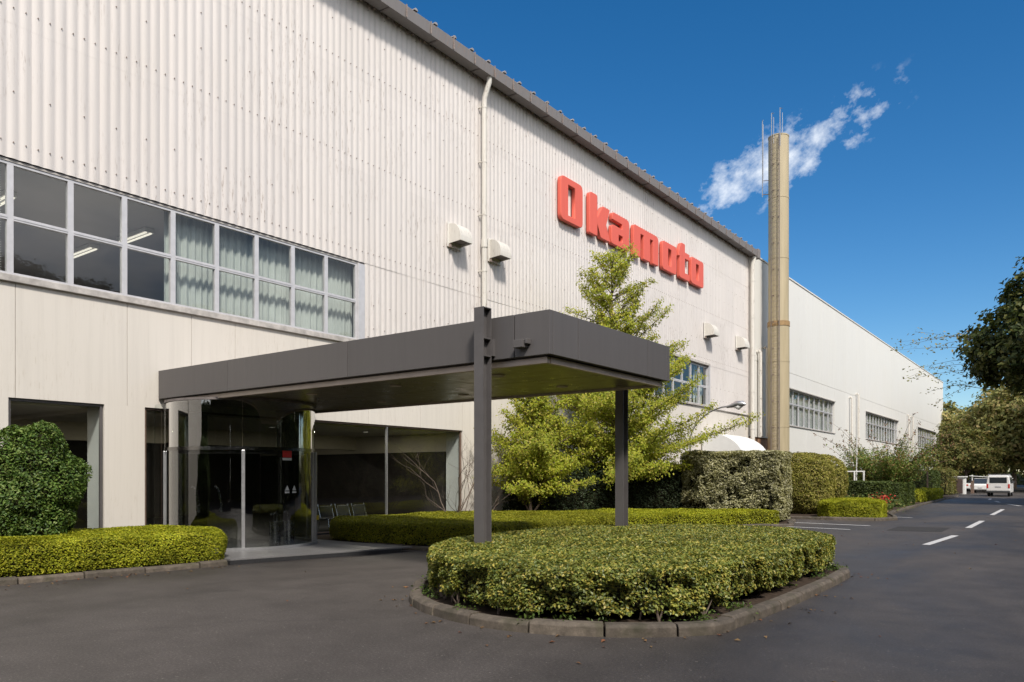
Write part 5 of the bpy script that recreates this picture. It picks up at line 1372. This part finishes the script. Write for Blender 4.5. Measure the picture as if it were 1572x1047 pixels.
# ------------------------------------------------------------------ vehicles
WH = {}
def wheel(parent, x, y, r, w):
    o = obj('wheel', MB().tube([(x - w / 2, y, r), (x - w / 2 + 0.03, y, r), (x + w / 2 - 0.03, y, r), (x + w / 2, y, r)], [r * 0.9, r, r, r * 0.9], 16), M['tyre'], parent, smooth=True)
    obj('rim', MB().tube([(x - w / 2 - 0.006, y, r), (x + w / 2 + 0.006, y, r)], r * 0.58, 14), M['lamp_metal'], o)
def van(x, y):
    t = thing('van', 'white van with roof rack driving away along the road', 'van', (x, y, 0))
    hw = 0.80
    def sect(yy, z0, zs, zt, wb, wtop): return [(-wb, z0), (-wb, zs), (-wtop, zt - 0.06), (-wtop + 0.08, zt), (wtop - 0.08, zt), (wtop, zt - 0.06), (wb, zs), (wb, z0)]
    S_ = [(0.0, 0.34, 0.98, 1.60, 0.78, 0.68), (0.12, 0.30, 0.98, 1.66, 0.80, 0.71), (2.6, 0.30, 0.98, 1.68, 0.80, 0.72), (3.1, 0.30, 0.98, 1.64, 0.80, 0.70), (3.7, 0.32, 0.95, 1.05, 0.79, 0.72), (4.0, 0.36, 0.80, 0.86, 0.74, 0.66)]
    m = MB()
    for s in S_:
        for a, b in sect(*s): m.v.append((x + a, y + s[0], b))
    for k in range(len(S_) - 1):
        for j in range(8):
            j2 = (j + 1) % 8; m.f.append((k * 8 + j, k * 8 + j2, k * 8 + 8 + j2, k * 8 + 8 + j))
    m.f.append(tuple(range(8))[::-1]); m.f.append(tuple(len(m.v) - 8 + j for j in range(8)))
    obj('body', m, M['van'], t, bevel=0.03)
    obj('rear_window', MB().box(x - 0.58, x + 0.58, y - 0.012, y + 0.01, 1.06, 1.50), M['carglass'], t)
    for sgn in (-1, 1):
        for (a, b) in ((0.35, 1.15), (1.25, 2.1), (2.2, 3.0)):
            m = MB(); m.v = [(x + sgn * 0.802, y + a, 1.02), (x + sgn * 0.802, y + b, 1.02), (x + sgn * 0.735, y + b - 0.02, 1.50), (x + sgn * 0.735, y + a + 0.02, 1.50)]
            m.v += [(p - sgn * 0.02, q, r) for p, q, r in m.v]; m.f = [(0, 1, 2, 3), (7, 6, 5, 4), (0, 4, 5, 1), (1, 5, 6, 2), (2, 6, 7, 3), (3, 7, 4, 0)]
            obj('side_window', m, M['carglass'], t)
        obj('tail_light', MB().box(x + sgn * 0.72 - 0.06, x + sgn * 0.72 + 0.06, y - 0.02, y + 0.05, 0.66, 0.98), M['tail'], t)
        wheel(t, x + sgn * 0.68, y + 0.75, 0.29, 0.18); wheel(t, x + sgn * 0.68, y + 3.2, 0.29, 0.18)
        obj('mirror', MB().box(x + sgn * 0.84 - 0.06, x + sgn * 0.84 + 0.06, y + 3.05, y + 3.15, 1.05, 1.22), M['bumper'], t)
    obj('bumper', MB().box(x - 0.80, x + 0.80, y - 0.09, y + 0.02, 0.30, 0.47), M['bumper'], t, bevel=0.03)
    obj('licence_plate', MB().box(x - 0.19, x + 0.19, y - 0.022, y - 0.002, 0.72, 0.85), M['alu'], t)
    m = MB()
    for yy_ in (0.3, 1.1, 1.9): m.box(x - 0.70, x + 0.70, y + yy_, y + yy_ + 0.05, 1.72, 1.76).box(x - 0.66, x - 0.62, y + yy_, y + yy_ + 0.05, 1.66, 1.72).box(x + 0.62, x + 0.66, y + yy_, y + yy_ + 0.05, 1.66, 1.72)
    obj('roof_rack', m, M['lamp_metal'], t)
    return t
van(-5.25, 71.0)
def car(x, y, label, mat, rz=0.0):
    t = thing('parked_car', label, 'car', (x, y, 0), 'cars parked beyond the gate')
    pr = [(0, .38), (0.02, .78), (.25, .86), (.75, .90), (1.25, 1.36), (2.7, 1.38), (3.3, .92), (4.1, .80), (4.25, .60), (4.25, .30), (0.0, .30)]
    lo = [(0, .38), (0.02, .78), (.3, .88), (3.35, .90), (4.1, .80), (4.25, .60), (4.25, .30), (0.05, .28)]
    m = MB(); n = len(lo); m.v = [(x - 0.82, y + a, b) for a, b in lo] + [(x + 0.82, y + a, b) for a, b in lo]
    m.f = [tuple(range(n)), tuple(range(n, 2 * n))[::-1]] + [(k, k + n, (k + 1) % n + n, (k + 1) % n) for k in range(n)]
    obj('body', m, mat, t, bevel=0.06)
    cb = [(.55, .885, .74), (3.25, .885, .74), (2.65, 1.36, .60), (1.2, 1.36, .60)]
    m = MB(); m.v = [(x - w, y + a, b) for a, b, w in cb] + [(x + w, y + a, b) for a, b, w in cb]
    m.f = [(0, 1, 2, 3), (7, 6, 5, 4), (0, 4, 5, 1), (1, 5, 6, 2), (2, 6, 7, 3), (3, 7, 4, 0)]
    obj('cabin_glass', m, M['carglass'], t, bevel=0.03)
    obj('roof', MB().box(x - 0.60, x + 0.60, y + 1.2, y + 2.65, 1.362, 1.39), mat, t, bevel=0.01)
    for s in (-1, 1):
        obj('tail_light', MB().box(x + s * 0.68 - 0.11, x + s * 0.68 + 0.11, y - 0.015, y + 0.04, 0.62, 0.76), M['tail'], t)
        wheel(t, x + s * 0.73, y + 0.8, 0.30, 0.19); wheel(t, x + s * 0.73, y + 3.3, 0.30, 0.19)
    obj('licence_plate', MB().box(x - 0.17, x + 0.17, y - 0.012, y + 0.01, 0.45, 0.57), M['alu'], t)
car(-7.6, 83.5, 'white parked car nearest the guard booth', M['van'])
car(-8.7, 90.5, 'white car parked behind the one nearest the booth', M['van'])
car(-3.6, 101, 'white car parked right of the van', M['van'])
car(-2.2, 96, 'silver car parked at the far right edge', M['silver'])

# ------------------------------------------------------------------ small ground details
P = np.column_stack([rng.uniform(-14, 3, 260), rng.uniform(4, 30, 260), np.full(260, 0.012)])
okm = ~inside(isl, P[:, :2]) & (P[:, 0] > -12.0 + 0.0 * P[:, 1])
pk = []
for k in range(90):
    i = rng.integers(0, len(isl)); p = np.array(inset(isl, -abs(rng.normal(0.05, 0.25)))[i]); pk.append((p[0], p[1], 0.012))
for k in range(60): pk.append((-12.4 + rng.uniform(-0.1, 0.5), rng.uniform(3, 7.9), 0.012))
P = np.vstack([P[okm][:60], np.array(pk)])
o = leaves('fallen_leaves', P, np.tile([0, 0, 1.0], (len(P), 1)), 0.055, M['l_fallen'], None, 0.6, 0.12)
tag(o, 'scattered brown fallen leaves on the asphalt by the kerbs', 'leaf litter', None, 'stuff')
pk = []
for k in range(46):
    i = rng.integers(0, len(isl)); p = np.array(inset(isl, rng.uniform(0.16, 0.34))[i])
    for q in range(26): pk.append((p[0] + rng.normal(0, 0.07), p[1] + rng.normal(0, 0.07), 0.09 + abs(rng.normal(0, 0.05))))
o = leaves('kerb_weeds', np.array(pk), np.tile([0, 0, 1.0], (len(pk), 1)), 0.045, M['l_weed'], None, 0.5)
tag(o, 'small green weeds growing along the island kerb', 'weeds', None, 'stuff')
